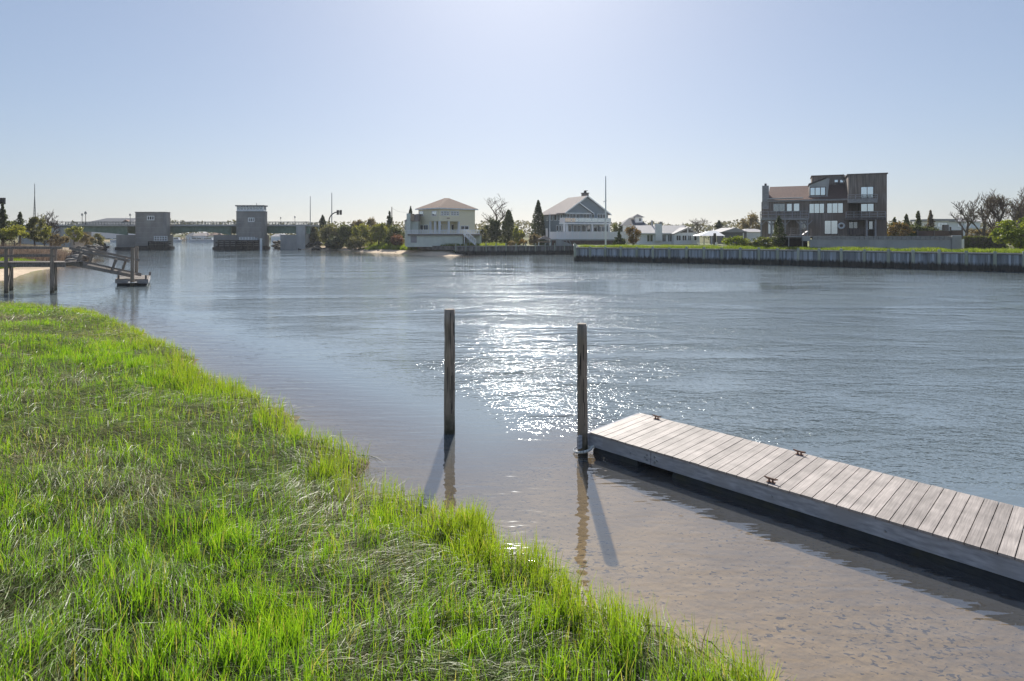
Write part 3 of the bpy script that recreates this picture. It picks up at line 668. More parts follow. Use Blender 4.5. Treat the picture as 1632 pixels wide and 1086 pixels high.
U = Vector((.707, -.707, 0)); W = Vector((.707, .707, 0)); P0 = Vector((1.36, 10.36, 0)); ZD = .35; WID = 1.55; LEN = 12.0
dock = thing('floating_dock', 'grey boarded floating dock running out of the picture on the right', 'dock', (P0 + U * LEN / 2 + W * WID / 2))
def DK(s, w, z): return P0 + U * s + W * w + Vector((0, 0, z))
def dbox(m, s0, s1, w0, w1, z0, z1):
    return m.hexa([DK(s0, w0, z0), DK(s1, w0, z0), DK(s1, w1, z0), DK(s0, w1, z0), DK(s0, w0, z1), DK(s1, w0, z1), DK(s1, w1, z1), DK(s0, w1, z1)])
R = random.Random(5)
# boards, each slightly different in tone via vertex colour
b = MB(); k = 0; s = .0; cols = []
while s < LEN - .1:
    j = R.uniform(-.004, .004); dz = R.uniform(-.002, .002); dbox(b, s + .004, s + .139, -.012 + j, WID + .012 + j, ZD - .03 + dz, ZD + dz); s += .145; k += 1
    cols += [R.uniform(.82, 1.14)] * 8
def deck_mat():
    m, nt, out, N, L = nodes('dock_board_wood')
    bs = N('ShaderNodeBsdfPrincipled'); bs.inputs['Roughness'].default_value = .6; bs.inputs['Specular IOR Level'].default_value = .25; L(bs, 0, out, 0)
    g = N('ShaderNodeNewGeometry'); mp = N('ShaderNodeMapping'); mp.inputs['Rotation'].default_value = (0, 0, -math.pi / 4); L(g, 'Position', mp, 0)
    mq = N('ShaderNodeMapping'); mq.inputs['Scale'].default_value = (1.2, 30, 20); L(mp, 0, mq, 0)
    n1 = N('ShaderNodeTexNoise'); n1.inputs['Scale'].default_value = 2.2; n1.inputs['Detail'].default_value = 6; L(mq, 0, n1, 'Vector')
    n2 = N('ShaderNodeTexNoise'); n2.inputs['Scale'].default_value = 3.5; n2.inputs['Detail'].default_value = 5; L(g, 'Position', n2, 'Vector')
    r1 = N('ShaderNodeValToRGB'); e = r1.color_ramp.elements; e[0].position = .3; e[1].position = .7; e[0].color = (.31, .272, .25, 1); e[1].color = (.47, .415, .38, 1); L(n1, 0, r1, 0)
    r2 = N('ShaderNodeMapRange'); r2.inputs[1].default_value = .3; r2.inputs[2].default_value = .7; r2.inputs[3].default_value = .75; r2.inputs[4].default_value = 1.15; L(n2, 0, r2, 0)
    a = N('ShaderNodeAttribute', attribute_name='tone'); mu = N('ShaderNodeMath', operation='MULTIPLY'); L(a, 'Fac', mu, 0); L(r2, 0, mu, 1)
    v = N('ShaderNodeVectorMath', operation='SCALE'); L(r1, 0, v, 0); L(mu, 0, v, 3); L(v, 0, bs, 'Base Color')
    bp = N('ShaderNodeBump'); bp.inputs['Distance'].default_value = .004; L(n1, 0, bp, 'Height'); L(bp, 0, bs, 'Normal')
    return m
dk = b.build('deck', deck_mat(), dock)
at = dk.data.attributes.new('tone', 'FLOAT', 'POINT'); at.data.foreach_set('value', cols)
b = MB(); dbox(b, -.03, 1.195, .0, .045, ZD - .24, ZD - .034); dbox(b, 1.205, 6.4, .0, .045, ZD - .24, ZD - .034); dbox(b, 6.41, LEN, .0, .045, ZD - .24, ZD - .034)
b.build('side_beam', M['fascia'], dock)
b = MB(); dbox(b, -.03, LEN, WID - .045, WID, ZD - .24, ZD - .034); b.build('side_beam', M['fascia'], dock)
b = MB(); dbox(b, -.075, -.032, -.28, WID + .02, ZD - .235, ZD - .02); b.build('end_beam', M['fascia'], dock)
b = MB()
for s0 in (.35, 2.5, 4.8, 7.1, 9.4):
    b = MB(); dbox(b, s0, s0 + .05, .05, WID - .05, ZD - .2, ZD - .035); b.build('joist', M['timber'], dock)
def tub(s0, s1, w0, w1):
    b = MB(); prof = [(0, -.10), (.04, -.13), (.06, .02), (.10, .075), (.16, ZD - .243)]
    a = []
    for ins, z in ((.03, -.14), (0, -.05), (0, .04), (.03, .09), (.05, ZD - .243)):
        a.append([DK(s0 + ins, w0 + ins, z), DK(s1 - ins, w0 + ins, z), DK(s1 - ins, w1 - ins, z), DK(s0 + ins, w1 - ins, z)])
    vs = [p for r in a for p in r]; fs = [(3, 2, 1, 0), (16, 17, 18, 19)]
    for i in range(4):
        for q in range(4): fs.append((i * 4 + q, i * 4 + (q + 1) % 4, (i + 1) * 4 + (q + 1) % 4, (i + 1) * 4 + q))
    b.add(vs, fs); return b.build('float_tub', M['float'], dock)
tub(.02, .92, .05, WID - .05); tub(1.55, 5.9, .05, WID - .05); tub(6.0, 8.4, .05, WID - .05); tub(8.6, 11.9, .05, WID - .05)
b = MB()
for s0 in (.82, 1.09, 1.13, 1.27, 1.31, 3.1, 4.45, 6.3, 6.5, 8.2):
    for z in ((ZD - .10, ZD - .18) if s0 in (1.13, 1.27, 6.3, 6.5) else (ZD - .15,)):
        b = MB(); p = DK(s0, -.001, z); b.tube([p, p - W * .014], [.017, .012], 8); b.build('bolt', M['steel'], dock)
def cleat(s0, w0):
    c = MB(); a = DK(s0, w0, ZD); U = globals()['U'] * .72
    for k in (-.035, .035): c.tube([a + U * k + Vector((0, 0, -.002)), a + U * k + Vector((0, 0, .045))], [.016, .012], 8)
    c.tube([a - U * .13 + Vector((0, 0, .062)), a - U * .07 + Vector((0, 0, .05)), a + U * .07 + Vector((0, 0, .05)), a + U * .13 + Vector((0, 0, .062))], [.008, .015, .015, .008], 8)
    bq = [a - U * .07 - W * .03, a + U * .07 - W * .03, a + U * .07 + W * .03, a - U * .07 + W * .03]
    c.hexa([p + Vector((0, 0, .0005)) for p in bq] + [p + Vector((0, 0, .010)) for p in bq])
    return c.build('cleat', M['rust'], dock, smooth=False)
cleat(.42, WID - .09); cleat(3.05, .10); cleat(2.95, WID - .09); cleat(6.6, .1); cleat(6.7, WID - .09)
# hoop with white rollers round the piling
b = MB(); cc = Vector((PX, PY, .07)); pts = []
ring = []
for i in range(25):
    a = i / 24 * 2 * math.pi; ring.append(cc + Vector((math.cos(a) * .155, math.sin(a) * .155, .03 * math.cos(a))))
b.tube(ring, .011, 6, cap=False); b.tube([ring[0], cc + Vector((.26, .03, .06)), DK(.18, .02, .13)], .013, 6); b.tube([cc + Vector((-.03, .155, .03)), DK(.0, .28, .14)], .013, 6)
b.build('pile_hoop', M['steel'], dock)
b = MB()
for i in range(-17, 3):
    if i % 2 == 0:
        a0 = i / 20 * math.pi; a1 = (i + 1.7) / 20 * math.pi
        pp = [cc + Vector((math.cos(a) * .155, math.sin(a) * .155, .03 * math.cos(a))) for a in (a0, (a0 + a1) / 2, a1)]
        b.tube(pp, .024, 10)
b.tube([DK(-.02, -.055, .09), DK(.1, -.03, .13)], .024, 10)
b.build('hoop_roller', M['whiteplastic'], dock, smooth=False)

# ------------------------------------------------------------------ left pier, ramp and float
yf, yr = 37.9, 39.5; zdk = GZ(419, 38.2)
X0 = -52.0; X1 = GX(104, yf)
pier = thing('wooden_pier', 'old grey timber pier with railings at the left edge', 'pier', ((X0 + X1) / 2, 38.7, -1.5))
b = MB(); R = random.Random(9); s = X0
while s < X1: b.bb(s, s + .135, yf - .1, yr + .1, zdk, zdk + .05); s += .15
b.build('deck', M['pierwood'], pier)
b = MB()
for y in (yf, yr): b.bb(X0, X1 + .02, y - .05, y + .05, zdk - .26, zdk - .003)
b.build('joist', M['pierwood'], pier)
for xp, xr in ((10, 18), (83, 88), (-62, -52), (-135, -120)):
    for y, xx in ((yf - .12, xp), (yr + .12, xr)):
        b = MB(); Xp = GX(xx, y); b.tube([(Xp, y, -1.5), (Xp, y, 1.0), (Xp, y, GZ(396, yf))], [.12, .115, .105], 10); b.build('post', M['pile'], pier)
    b = MB(); b.beam((GX(xp, yf) + .1, yf, .5), (GX(xr, yr), yr, 1.7), .05, .16); b.build('cross_brace', M['rampwood'], pier)
for y, xe in ((yf - .2, 97), (yr + .2, 92)):
    b = MB(); b.bb(X0, GX(xe, y), y - .03, y + .13, GZ(397, yf), GZ(393.8, yf)); b.build('top_rail', M['pierwood'], pier)
    b = MB(); b.bb(X0, GX(86, y), y + .06, y + .10, GZ(409.5, yf), GZ(406.5, yf)); b.build('mid_rail', M['pierwood'], pier)
ramp = thing('gangway', 'sloping wooden gangway from the left pier down to its small float', 'gangway', P(160, 428, 40))
a0, a1 = P(104, 418.5, 38.4), P(209, 440, 43.8)
nrm = Vector((0, 1.15, 0))
b = MB(); b.beam(a0, a1, .10, .22); b.build('stringer', M['rampwood'], ramp)
b = MB(); b.beam(a0 + nrm, a1 + nrm, .10, .22); b.build('stringer', M['rampwood'], ramp)
b = MB(); d = a1 - a0
for i in range(38): 
    p = a0 + d * (i / 38); q = a0 + d * ((i + .8) / 38); b.hexa([p + Vector((0, .06, .06)), q + Vector((0, .06, .06)), q + Vector((0, 1.09, .06)), p + Vector((0, 1.09, .06)), p + Vector((0, .06, .09)), q + Vector((0, .06, .09)), q + Vector((0, 1.09, .09)), p + Vector((0, 1.09, .09))])
b.build('tread', M['pierwood'], ramp)
for off in (0.0, 1.15):
    o = Vector((0, off, 0)); b = MB(); b.beam(P(111, 396, 38.6) + o, P(206, 416.5, 43.4) + o, .09, .15); b.build('handrail', M['rampwood'], ramp)
    for (ax, ay, bx, by, DD) in ((131, 402, 123, 423, 39.4), (186, 413, 178, 436, 42.2)):
        b = MB(); b.beam(P(ax, ay, DD) + o + Vector((0, -.07, 0)), P(bx, by, DD) + o + Vector((0, -.07, 0)), .16, .10); b.build('baluster', M['rampwood'], ramp)
fl = thing('small_float', 'small square float with white corner posts at the foot of the gangway', 'float', P(210, 456, 43))
A = [P(184, 456, 43.2), P(236, 456, 43.0)]; bk = Vector((-2.4, 4.2, 0))
zt = GZ(445, 43.1)
def fbox(m, i0, i1, k0, k1, z0, z1):
    p = lambda i, k: A[0].lerp(A[1], i) + bk * k
    q = [p(i0, k0), p(i1, k0), p(i1, k1), p(i0, k1)]
    return m.hexa([Vector((c.x, c.y, z0)) for c in q] + [Vector((c.x, c.y, z1)) for c in q])
b = MB()
for i in range(20): fbox(b, 0, 1, i / 20 + .004, (i + 1) / 20 - .004, zt - .04, zt)
b.build('deck', M['rampwood'], fl)
b = MB(); fbox(b, -.01, 1.01, -.01, 1.01, .18, zt - .045); b.build('side_beam', M['cedarlight'], fl)
b = MB(); fbox(b, .04, .96, .04, .96, -.25, .175); b.build('float_tub', M['float'], fl)
for i, k in ((.09, .03), (.93, .05), (.25, .95), (1.0, .95)):
    b = MB(); c = A[0].lerp(A[1], i) + bk * k; b.tube([(c.x, c.y, zt - .001), (c.x, c.y, zt + .27)], .07, 8); b.build('bollard', M['pierwood'], fl)
for (xp, ytop, DD, lab) in ((211, 395.5, 42.75, 'front piling of the small float at the foot of the gangway'), (217.5, 393, 47.5, 'taller piling behind the small float')):
    Xp = GX(xp, DD); b = MB(); b.tube([(Xp, DD, -1.6), (Xp, DD, 1), (Xp + .02, DD, GZ(ytop, DD))], [.125, .12, .115], 12)
    tag(b.build('piling', M['pile'], None), lab, 'piling', 'pilings of the small left float')
b = MB(); rp = [(GX(211, 42.75) + .26 * math.cos(t), 42.75 + .26 * math.sin(t), .28) for t in np.linspace(0, 6.283, 17)]
b.tube(rp, .035, 6, cap=False); b.build('pile_hoop', M['whiteplastic'], fl)

# ------------------------------------------------------------------ bulkheads
def along(path, step):
    out = []; 
    for i in range(len(path) - 1):
        a, b_ = Vector(path[i]), Vector(path[i + 1]); n = max(1, round((b_ - a).length / step))
        for k in range(n): out.append((a.lerp(b_, k / n), (b_ - a).normalized()))
    out.append((Vector(path[-1]), (Vector(path[-1]) - Vector(path[-2])).normalized())); return out
def sheet_mat(name, cols, wet):
    m, nt, out, N, L = nodes(name)
    b = N('ShaderNodeBsdfPrincipled'); b.inputs['Roughness'].default_value = .7; L(b, 0, out, 0)
    a = N('ShaderNodeAttribute', attribute_name='tone'); g = N('ShaderNodeNewGeometry')
    r = N('ShaderNodeValToRGB'); r.color_ramp.elements[0].color = (*cols[0], 1); r.color_ramp.elements[1].color = (*cols[1], 1); L(a, 'Fac', r, 0)
    mp = N('ShaderNodeMapping'); mp.inputs['Scale'].default_value = (3, 3, .7); L(g, 'Position', mp, 0)
    n = N('ShaderNodeTexNoise'); n.inputs['Scale'].default_value = 1.6; n.inputs['Detail'].default_value = 5; L(mp, 0, n, 'Vector')
    sp = N('ShaderNodeSeparateXYZ'); L(g, 'Position', sp, 0)
    ma = N('ShaderNodeMath', operation='MULTIPLY_ADD'); ma.inputs[1].default_value = -.7; L(n, 0, ma, 0); L(sp, 2, ma, 2)
    mr = N('ShaderNodeMapRange'); mr.inputs[1].default_value = wet - .10; mr.inputs[2].default_value = wet + .22; L(ma, 0, mr, 0)      # tide stain line
    mx = N('ShaderNodeMix', data_type='RGBA'); L(mr, 0, mx, 0); mx.inputs[6].default_value = (.045, .042, .036, 1); L(r, 0, mx, 7)
    m2 = N('ShaderNodeMix', data_type='RGBA', blend_type='MULTIPLY'); m2.inputs[0].default_value = .5; L(mx, 2, m2, 6); L(n, 0, m2, 7)
    L(mx, 2, b, 'Base Color'); return m
M['sheetB'] = sheet_mat('blue_grey_sheet_piling', ((.20, .225, .245), (.56, .60, .655)), .30)
M['sheetA'] = sheet_mat('grey_brown_planking', ((.15, .14, .13), (.32, .30, .28)), .25)
M['pileG'] = sheet_mat('green_grey_bulkhead_pile', ((.30, .33, .25), (.44, .46, .37)), .22)
def bulkhead(path, label, ztop, matS, step, pile_r, zpile, cap_mat, pw=.28, waler=False):
    c = Vector(path[len(path) // 2]); root = thing('bulkhead', label, 'bulkhead', (c.x, c.y, -1.5))
    P3 = [(Vector((x, y)),) for x, y in path]; R = random.Random(3)
    V = []; Q = []; tone = []
    for (p, d), (q, d2) in zip(along(path, pw), along(path, pw)[1:]):
        nrm = Vector((d.y, -d.x)); nrm = nrm if nrm.y < 0 or path[0][1] < path[1][1] and abs(d.x) < .2 else -nrm
        dep_ = R.choice((0, .05, .10)); t = R.choice((.05, .2, .45, .9, .75)) * R.uniform(.8, 1.1)
        a = p + nrm * dep_; b_ = q + nrm * dep_; bi = len(V)
        for xy in (p, a, b_, q):
            V += [(xy.x, xy.y, -1.5), (xy.x, xy.y, ztop - .12)]
        for k in range(3): Q.append((bi + 2 * k, bi + 2 * k + 2, bi + 2 * k + 3, bi + 2 * k + 1))
        tone += [t] * 8
    quads_mesh('sheet_wall', np.array(V), np.array(Q), matS, None, root, attrs={'tone': tone})
    b = MB()
    for a_, c_ in zip(path, path[1:]):
        d = (Vector(c_) - Vector(a_)).normalized(); nv = Vector((d.y, -d.x)); nv = nv if nv.y < 0 else -nv
        o = nv * .06; b.beam((a_[0] + o.x, a_[1] + o.y, ztop), (c_[0] + o.x, c_[1] + o.y, ztop), .34, .14)
    b.build('cap', cap_mat, root)
    b = MB()
    for a_, c_ in zip(path, path[1:]):
        d = (Vector(c_) - Vector(a_)).normalized(); nv = Vector((d.y, -d.x)); nv = nv if nv.y < 0 else -nv
        o = nv * .17; b.beam((a_[0] + o.x, a_[1] + o.y, ztop - .35), (c_[0] + o.x, c_[1] + o.y, ztop - .35), .12, .18)
    if waler: b.build('waler', M['pierwood'], root)
    for i, (p, d) in enumerate(along(path, step)):
        nv = Vector((d.y, -d.x)); nv = nv if nv.y < 0 else -nv
        c = p + nv * .28; rr = pile_r * R.uniform(.9, 1.1); b = MB(); b.tube([(c.x, c.y, -1.5), (c.x, c.y, .4), (c.x + R.uniform(-.03, .03), c.y, zpile + R.uniform(-.05, .08))], [rr, rr * .97, rr * .92], 9)
        o = b.build('pile', M['pileG'], root); at = o.data.attributes.new('tone', 'FLOAT', 'POINT'); at.data.foreach_set('value', [R.uniform(0, 1)] * len(o.data.vertices))
    return root
bulkhead(BUL, 'long blue grey sheet bulkhead with round timber piles', 1.78, M['sheetB'], 2.15, .165, 2.02, M['cedarlight'], .2)
bulkhead([(11.2, 108.8), (8.9, 83.0)], 'return wall at the left end of the long bulkhead', 1.72, M['sheetA'], 3.2, .16, 1.9, M['cedarlight'])
bulkhead([(-9.9, 105.0), (11.2, 109.0)], 'lower dark plank bulkhead below the cream and blue grey houses', 1.50, M['sheetA'], 1.75, .12, 2.0, M['cedarlight'], .22)
b = MB(); b.tube([(8.7, 82.4, -1.5), (8.7, 82.4, 2.35)], [.19, .17], 10); o = b.build('piling', M['pileG']); tag(o, 'green grey corner piling at the left end of the long bulkhead', 'piling')
at = o.data.attributes.new('tone', 'FLOAT', 'POINT'); at.data.foreach_set('value', [.4] * len(o.data.vertices))

# low stone retaining wall behind the sand spit
b = MB(); b.beam((-17.5, 111.4, 1.15), (-9.9, 105.5, 1.15), .5, .7); tag(b.build('retaining_wall', M['rock']), 'low dark stone wall at the back of the sandy spit', 'retaining wall')
# rocks
def rock_mesh(seed):
    bm = bmesh.new(); bmesh.ops.create_icosphere(bm, subdivisions=2, radius=1); R = random.Random(seed)
    off = [Vector((R.gauss(0, 1), R.gauss(0, 1), R.gauss(0, 1))).normalized() for _ in range(9)]
    for v in bm.verts:
        d = v.co.normalized(); k = 1
        for o in off: k -= max(0, d.dot(o) - .72) * .9
        v.co = Vector((v.co.x * 1.25, v.co.y, v.co.z * .7)) * k * R.uniform(.95, 1.05)
    me = bpy.data.meshes.new('rock'); bm.to_mesh(me); bm.free(); return me
RM = [rock_mesh(i) for i in range(6)]
for m_ in RM: m_.materials.append(M['rock'])
DM = [rock_mesh(i + 20) for i in range(4)]
for m_ in DM: m_.materials.append(M['darkrock'])
def rocks(n, path, spread, smin, smax, label, group, ms, zs=(0, .8)):
    R = random.Random(len(label))
    for i in range(n):
        t = R.uniform(0, len(path) - 1.001); k = int(t); a, b_ = Vector(path[k]), Vector(path[k + 1]); p = a.lerp(b_, t - k)
        f = R.uniform(0, 1); q = p + Vector((-.3, .95)) * f * spread
        o = bpy.data.objects.new('rock', R.choice(ms)); COL.objects.link(o); s_ = R.uniform(smin, smax)
        o.location = (q.x, q.y, zs[0] + (zs[1] - zs[0]) * f + .1); o.scale = (s_, s_ * R.uniform(.7, 1.1), s_ * R.uniform(.6, 1)); o.rotation_euler = (R.uniform(-.3, .3), R.uniform(-.3, .3), R.uniform(0, 6.28))
        tag(o, label, 'rock', group)
rocks(46, [(-52, 70), (-57.5, 78), (-63, 88)], 6, .5, 1.15, 'broken grey rock of the sunlit riprap behind the left pier', 'riprap rocks behind the left pier', RM, (-.1, 1.3))
rocks(34, [(-73, 99), (-82, 112), (-92.5, 134)], 6, .6, 1.3, 'dark wet rock of the spit under the left bridge span', 'dark rocks under the left bridge span', DM, (-.1, 1.1))
rocks(50, [(-60.5, 152), (-55, 143.5), (-48, 138.5), (-39, 136)], 5, .5, 1.2, 'dark rock at the foot of the bank right of the bridge', 'dark rocks right of the bridge', DM, (-.1, 1.4))
rocks(26, [(-46, 137.8), (-38, 135.6), (-30, 123.8), (-21, 112.6)], 1.5, .18, .5, 'small pale rock on the waterline of the sandy spit', 'small rocks on the spit', RM, (0, .15))
# ------------------------------------------------------------------ facades
class Fac:
    def __init__(s, a, b):
        s.a = Vector((a[0], a[1])); s.e = (Vector((b[0], b[1])) - s.a).normalized(); s.L = (Vector((b[0], b[1])) - s.a).length
        n = Vector((s.e.y, -s.e.x)); s.n = n if n.dot(-s.a) > 0 else -n
    def off(s, d): return Fac(s.a + s.n * d, s.a + s.n * d + s.e * s.L)
    def uz(s, x, y):
        r = Vector(((x - CX) / F, 1.0)); t = s.a.dot(s.n) / r.dot(s.n)
        return (r * t - s.a).dot(s.e), H - (y - HY) / F * t
    def w(s, u, z, o=0.0):
        p = s.a + s.e * u + s.n * o; return Vector((p.x, p.y, z))
    def box(s, m, u0, u1, z0, z1, o0, o1, mi=0):
        if u1 < u0: u0, u1 = u1, u0
        if z1 < z0: z0, z1 = z1, z0
        return m.hexa([s.w(u0, z0, o1), s.w(u1, z0, o1), s.w(u1, z0, o0), s.w(u0, z0, o0), s.w(u0, z1, o1), s.w(u1, z1, o1), s.w(u1, z1, o0), s.w(u0, z1, o0)], mi)
    def pbox(s, m, x0, y0, x1, y1, o0, o1, mi=0):
        u0, z1 = s.uz(x0, y0); u1, z0 = s.uz(x1, y1); return s.box(m, u0, u1, z0, z1, o0, o1, mi)
def window(F_, root, x0, y0, x1, y1, cols=1, rows=1, fm='white', gm='glass', fw=.07, o=0.0, name='window', uzrect=None):
    if uzrect: u0, u1, z0, z1 = uzrect
    else:
        u0, z1 = F_.uz(x0, y0); u1, z0 = F_.uz(x1, y1)
    m = MB(); F_.box(m, u0, u0 + fw, z0, z1, o - .01, o + .05); F_.box(m, u1 - fw, u1, z0, z1, o - .01, o + .05)
    F_.box(m, u0 + fw, u1 - fw, z0, z0 + fw, o - .01, o + .048); F_.box(m, u0 + fw, u1 - fw, z1 - fw, z1, o - .01, o + .048)
    for i in range(1, cols): c = u0 + (u1 - u0) * i / cols; F_.box(m, c - fw / 2, c + fw / 2, z0 + fw, z1 - fw, o - .01, o + .045)
    for i in range(1, rows): c = z0 + (z1 - z0) * i / rows; F_.box(m, u0 + fw, u1 - fw, c - fw * .3, c + fw * .3, o - .01, o + .04)
    f = m.build(name, M[fm], root)
    g = MB(); F_.box(g, u0 + fw * .5, u1 - fw * .5, z0 + fw * .5, z1 - fw * .5, o - .02, o + .015); g.build('pane', M[gm], f)
    return f
def railing(F_, root, x0, x1, ytop, ybot, o, m_='cedarlight', nb=8, bars=2, th=.06, solid=None, name='railing', post=.09):
    u0, z1 = F_.off(o).uz(x0, ytop); u1, z0 = F_.off(o).uz(x1, ybot)
    b = MB(); F_.box(b, u0, u1, z1 - .07, z1, o - .05, o + .05)
    for i in range(nb + 1): c = u0 + (u1 - u0) * i / nb; F_.box(b, c - post / 2, c + post / 2, z0, z1 - .072, o - .04, o + .04)
    for i in range(bars): z = z0 + (z1 - z0) * (i + .5) / (bars + .6); F_.box(b, u0, u1, z - th / 2, z + th / 2, o - .02, o + .02)
    r = b.build(name, M[m_], root)
    if solid:
        g = MB(); F_.box(g, u0, u1, z0 + .05, z1 - .1, o - .012, o + .012); g.build('panel', M[solid], r)
    return r

# ---- bascule bridge
YB, YT = 143.0, 137.0        # deck line, front of the towers
def bx(x, D=YB): return GX(x, D)
br = thing('bascule_bridge', 'low green girder road bridge with concrete piers across the river', 'bridge', (bx(300), YB, -1.5))
zd = GZ(361, YB)
def girder(x0, x1, segs):
    b = MB(); top = zd; xs = [x0 + (x1 - x0) * i / 14 for i in range(15)]; bot = [segs(i / 14) for i in range(15)]
    for y in (YB - 2.6, YB + 3.4):
        poly = [(bx(x), y, GZ(q, YB)) for x, q in zip(xs, bot)]
        tp = [(bx(x), y, top) for x in xs]
        for i in range(14):
            b.hexa([Vector(poly[i]), Vector(poly[i + 1]), Vector(poly[i + 1]) + Vector((0, .35, 0)), Vector(poly[i]) + Vector((0, .35, 0)), Vector(tp[i]), Vector(tp[i + 1]), Vector(tp[i + 1]) + Vector((0, .35, 0)), Vector(tp[i]) + Vector((0, .35, 0))])
        b.bb(bx(x0), bx(x1), y - .15, y - .01, top - .25, top - .02)
    return b.build('girder', M['girder'], br)
girder(70, 214, lambda t: 369.5 + 5.5 * max(0, (t - .45) / .55) ** 2 + .0)
girder(262, 318.6, lambda t: 373.5 - 4.2 * (1 - (1 - t) ** 2)); girder(319.4, 376, lambda t: 369.3 + 5.6 * t ** 2)
girder(418, 500, lambda t: 372.2 + 2.0 * max(0, t - .6))
b = MB(); b.bb(bx(50), bx(500), YB - 3.4, YB + 4.2, zd + .003, zd + .35); b.build('deck', M['paleconcrete'], br)
b = MB()
for x in np.arange(84, 500, 4.6):
    for y in (YB - 3.2, YB + 4.0): b.bb(bx(x) - .035, bx(x) + .035, y - .035, y + .035, zd + .352, GZ(354, YB))
for y in (YB - 3.2, YB + 4.0):
    for q, t in ((354.2, .10), (356.2, .045), (358, .045)): b.bb(bx(84), bx(500), y - .06, y + .06, GZ(q, YB) - t / 2 + .001, GZ(q, YB) + t / 2)
b.build('railing', M['rail'], br)
for x0, x1 in ((70, 124), (481, 503)):
    b = MB()
    if x0 < 100: b.bb(bx(84), bx(127), YB - 3.3, YB + 4, -1.2, zd - .3); b.bb(bx(50), bx(112), YB - 3.8, YB + 5, 0, zd - .01)
    else: b.bb(bx(453), bx(487), YB - 2.4, YB + 4, -1.2, GZ(374.5, YB)); b.bb(bx(480), bx(494), YB - 3.4, YB + 5, -.5, zd - .01)
    b.build('abutment', M['paleconcrete'], br)
for x0, x1 in ((202, 263), (353, 420)):
    b = MB(); b.bb(GX(x0, YB), GX(x1, YB) - .3, 139.2, YB + 4, -1.5, GZ(374.6, YB)); b.build('pier', M['concrete'], br)
    b = MB(); b.bb(GX(x0, YB) - .15, GX(x1, YB) - .1, 138.9, YB + 4.3, -1.5, .55); b.build('pier_base', M['timber'], br)
def btower(x0, x1, ytop, label, cab):
    X0, X1 = GX(x0, YT), GX(x1, YT); zt = GZ(ytop, YT); root = thing('bridge_tower', label, 'bridge tower', ((X0 + X1) / 2, YT + 1.5, -1.5))
    b = MB(); ch = .5
    poly = [(X0 + ch, YT), (X1 - ch, YT), (X1, YT + ch), (X1, YT + 2.1), (X0, YT + 2.1), (X0, YT + ch)]
    b.prism([(x, y, .9) for x, y in poly], (0, 0, zt - .9)); b.build('wall', M['concrete'], root)
    b = MB(); b.prism([(x + (.12 if x > (X0 + X1) / 2 else -.12), y - .1, -1.5) for x, y in poly], (0, 0, 2.395)); b.build('pier_foot', M['timber'], root)
    Fq = Fac((X0, YT), (X1, YT))
    b = MB()
    for z in np.arange(1.6, zt - .3, 1.15): Fq.box(b, ch, X1 - X0 - ch, z, z + .035, .002, .012)
    b.build('joint_line', M['paleconcrete'], root)
    b = MB(); b.prism([(x + (.08 if x > (X0 + X1) / 2 else -.08), y - .08, zt + .003) for x, y in poly], (0, 0, .16)); b.build('coping', M['concrete'], root)
    return root, Fq, X0, X1, zt
t1, Fq, X0, X1, zt = btower(213.5, 263, 339, 'plain flat topped concrete bridge tower without a control cab', 0)
window(Fq, t1, 234.5, 344.3, 246, 351.3, 3, 1, 'white', 'darkglass', .16, .0)
t2, Fr, X0b, X1b, ztb = btower(375, 420, 338, 'concrete bridge tower topped by a glazed control cab', 1)
window(Fr, t2, 395.5, 347.2, 405.5, 354, 3, 1, 'white', 'darkglass', .16, .0)
b = MB(); b.bb(X0b + .2, X1b - .2, YT + .25, YT + 2.0, ztb + .17, ztb + .55); cab = b.build('cab', M['white'], t2)
b = MB(); zc = GZ(329.2, YT)
for i in range(9): xx = X0b + .3 + (X1b - X0b - .6) * i / 8; b.bb(xx - .08, xx + .08, YT + .25, YT + .4, ztb + .553, zc)
for xx in (X0b + .26, X1b - .26): b.bb(xx - .06, xx + .06, YT + 1.8, YT + 2.0, ztb + .553, zc)
b.build('mullion', M['white'], cab)
b = MB(); b.bb(X0b + .3, X1b - .3, YT + .33, YT + 1.9, ztb + .552, zc - .002); b.build('glazing', M['glass'], cab)
b = MB(); b.bb(X0b - .02, X1b + .05, YT - .05, YT + 2.3, zc + .002, GZ(327.3, YT)); b.build('cab_roof', M['slateroof'], t2)
b = MB(); b.tube([(GX(405.5, YT), YT + 1.2, zc + .25), (GX(405.5, YT), YT + 1.2, GZ(323.5, YT))], .05, 6); b.build('antenna', M['darkmetal'], t2)
def fender(root, x0, x1, ytop, ybot, bx0, bx1, by0, side):
    y = YT - 1.6; b = MB()
    zb, zt_ = -.6, GZ(ytop, y); n = 7
    for i in range(n): z = zb + (zt_ - zb) * i / (n - 1); b.bb(GX(x0, y) - (.5 if side < 0 and i % 2 else 0), GX(x1, y) + (.5 if side > 0 and i % 2 else 0), y, y + .35, z - .16, z + .13)
    for xx in np.linspace(GX(x0, y) + .2, GX(x1, y) - .2, 8): b.tube([(xx, y - .16, -1.4), (xx, y - .16, zt_ + .05)], .15, 7)
    b.bb(GX(x0, y), GX(x1, y), y + .36, y + 1.3, zt_ - .1, zt_ + .08); b.build('timber_fender', M['timber'], root)
    b = MB(); z0, z1 = GZ(ytop, y) + .09, GZ(by0, y); u0, u1 = GX(bx0, y), GX(bx1, y)
    for i in range(6): xx = u0 + (u1 - u0) * i / 5; b.bb(xx - .06, xx + .06, y + .5, y + .62, z0, z1)
    for z in (z0 + .1, (z0 + z1) / 2, z1 - .08): b.bb(u0 - .06, u1 + .06, y + .48, y + .6, z - .06, z + .07)
    b.build('white_railing', M['white'], root)
fender(t1, 236, 268, 385.5, 397, 243.5, 264, 376.5, 1)
fender(t2, 347, 415, 383.8, 396.5, 380, 404, 378, -1)
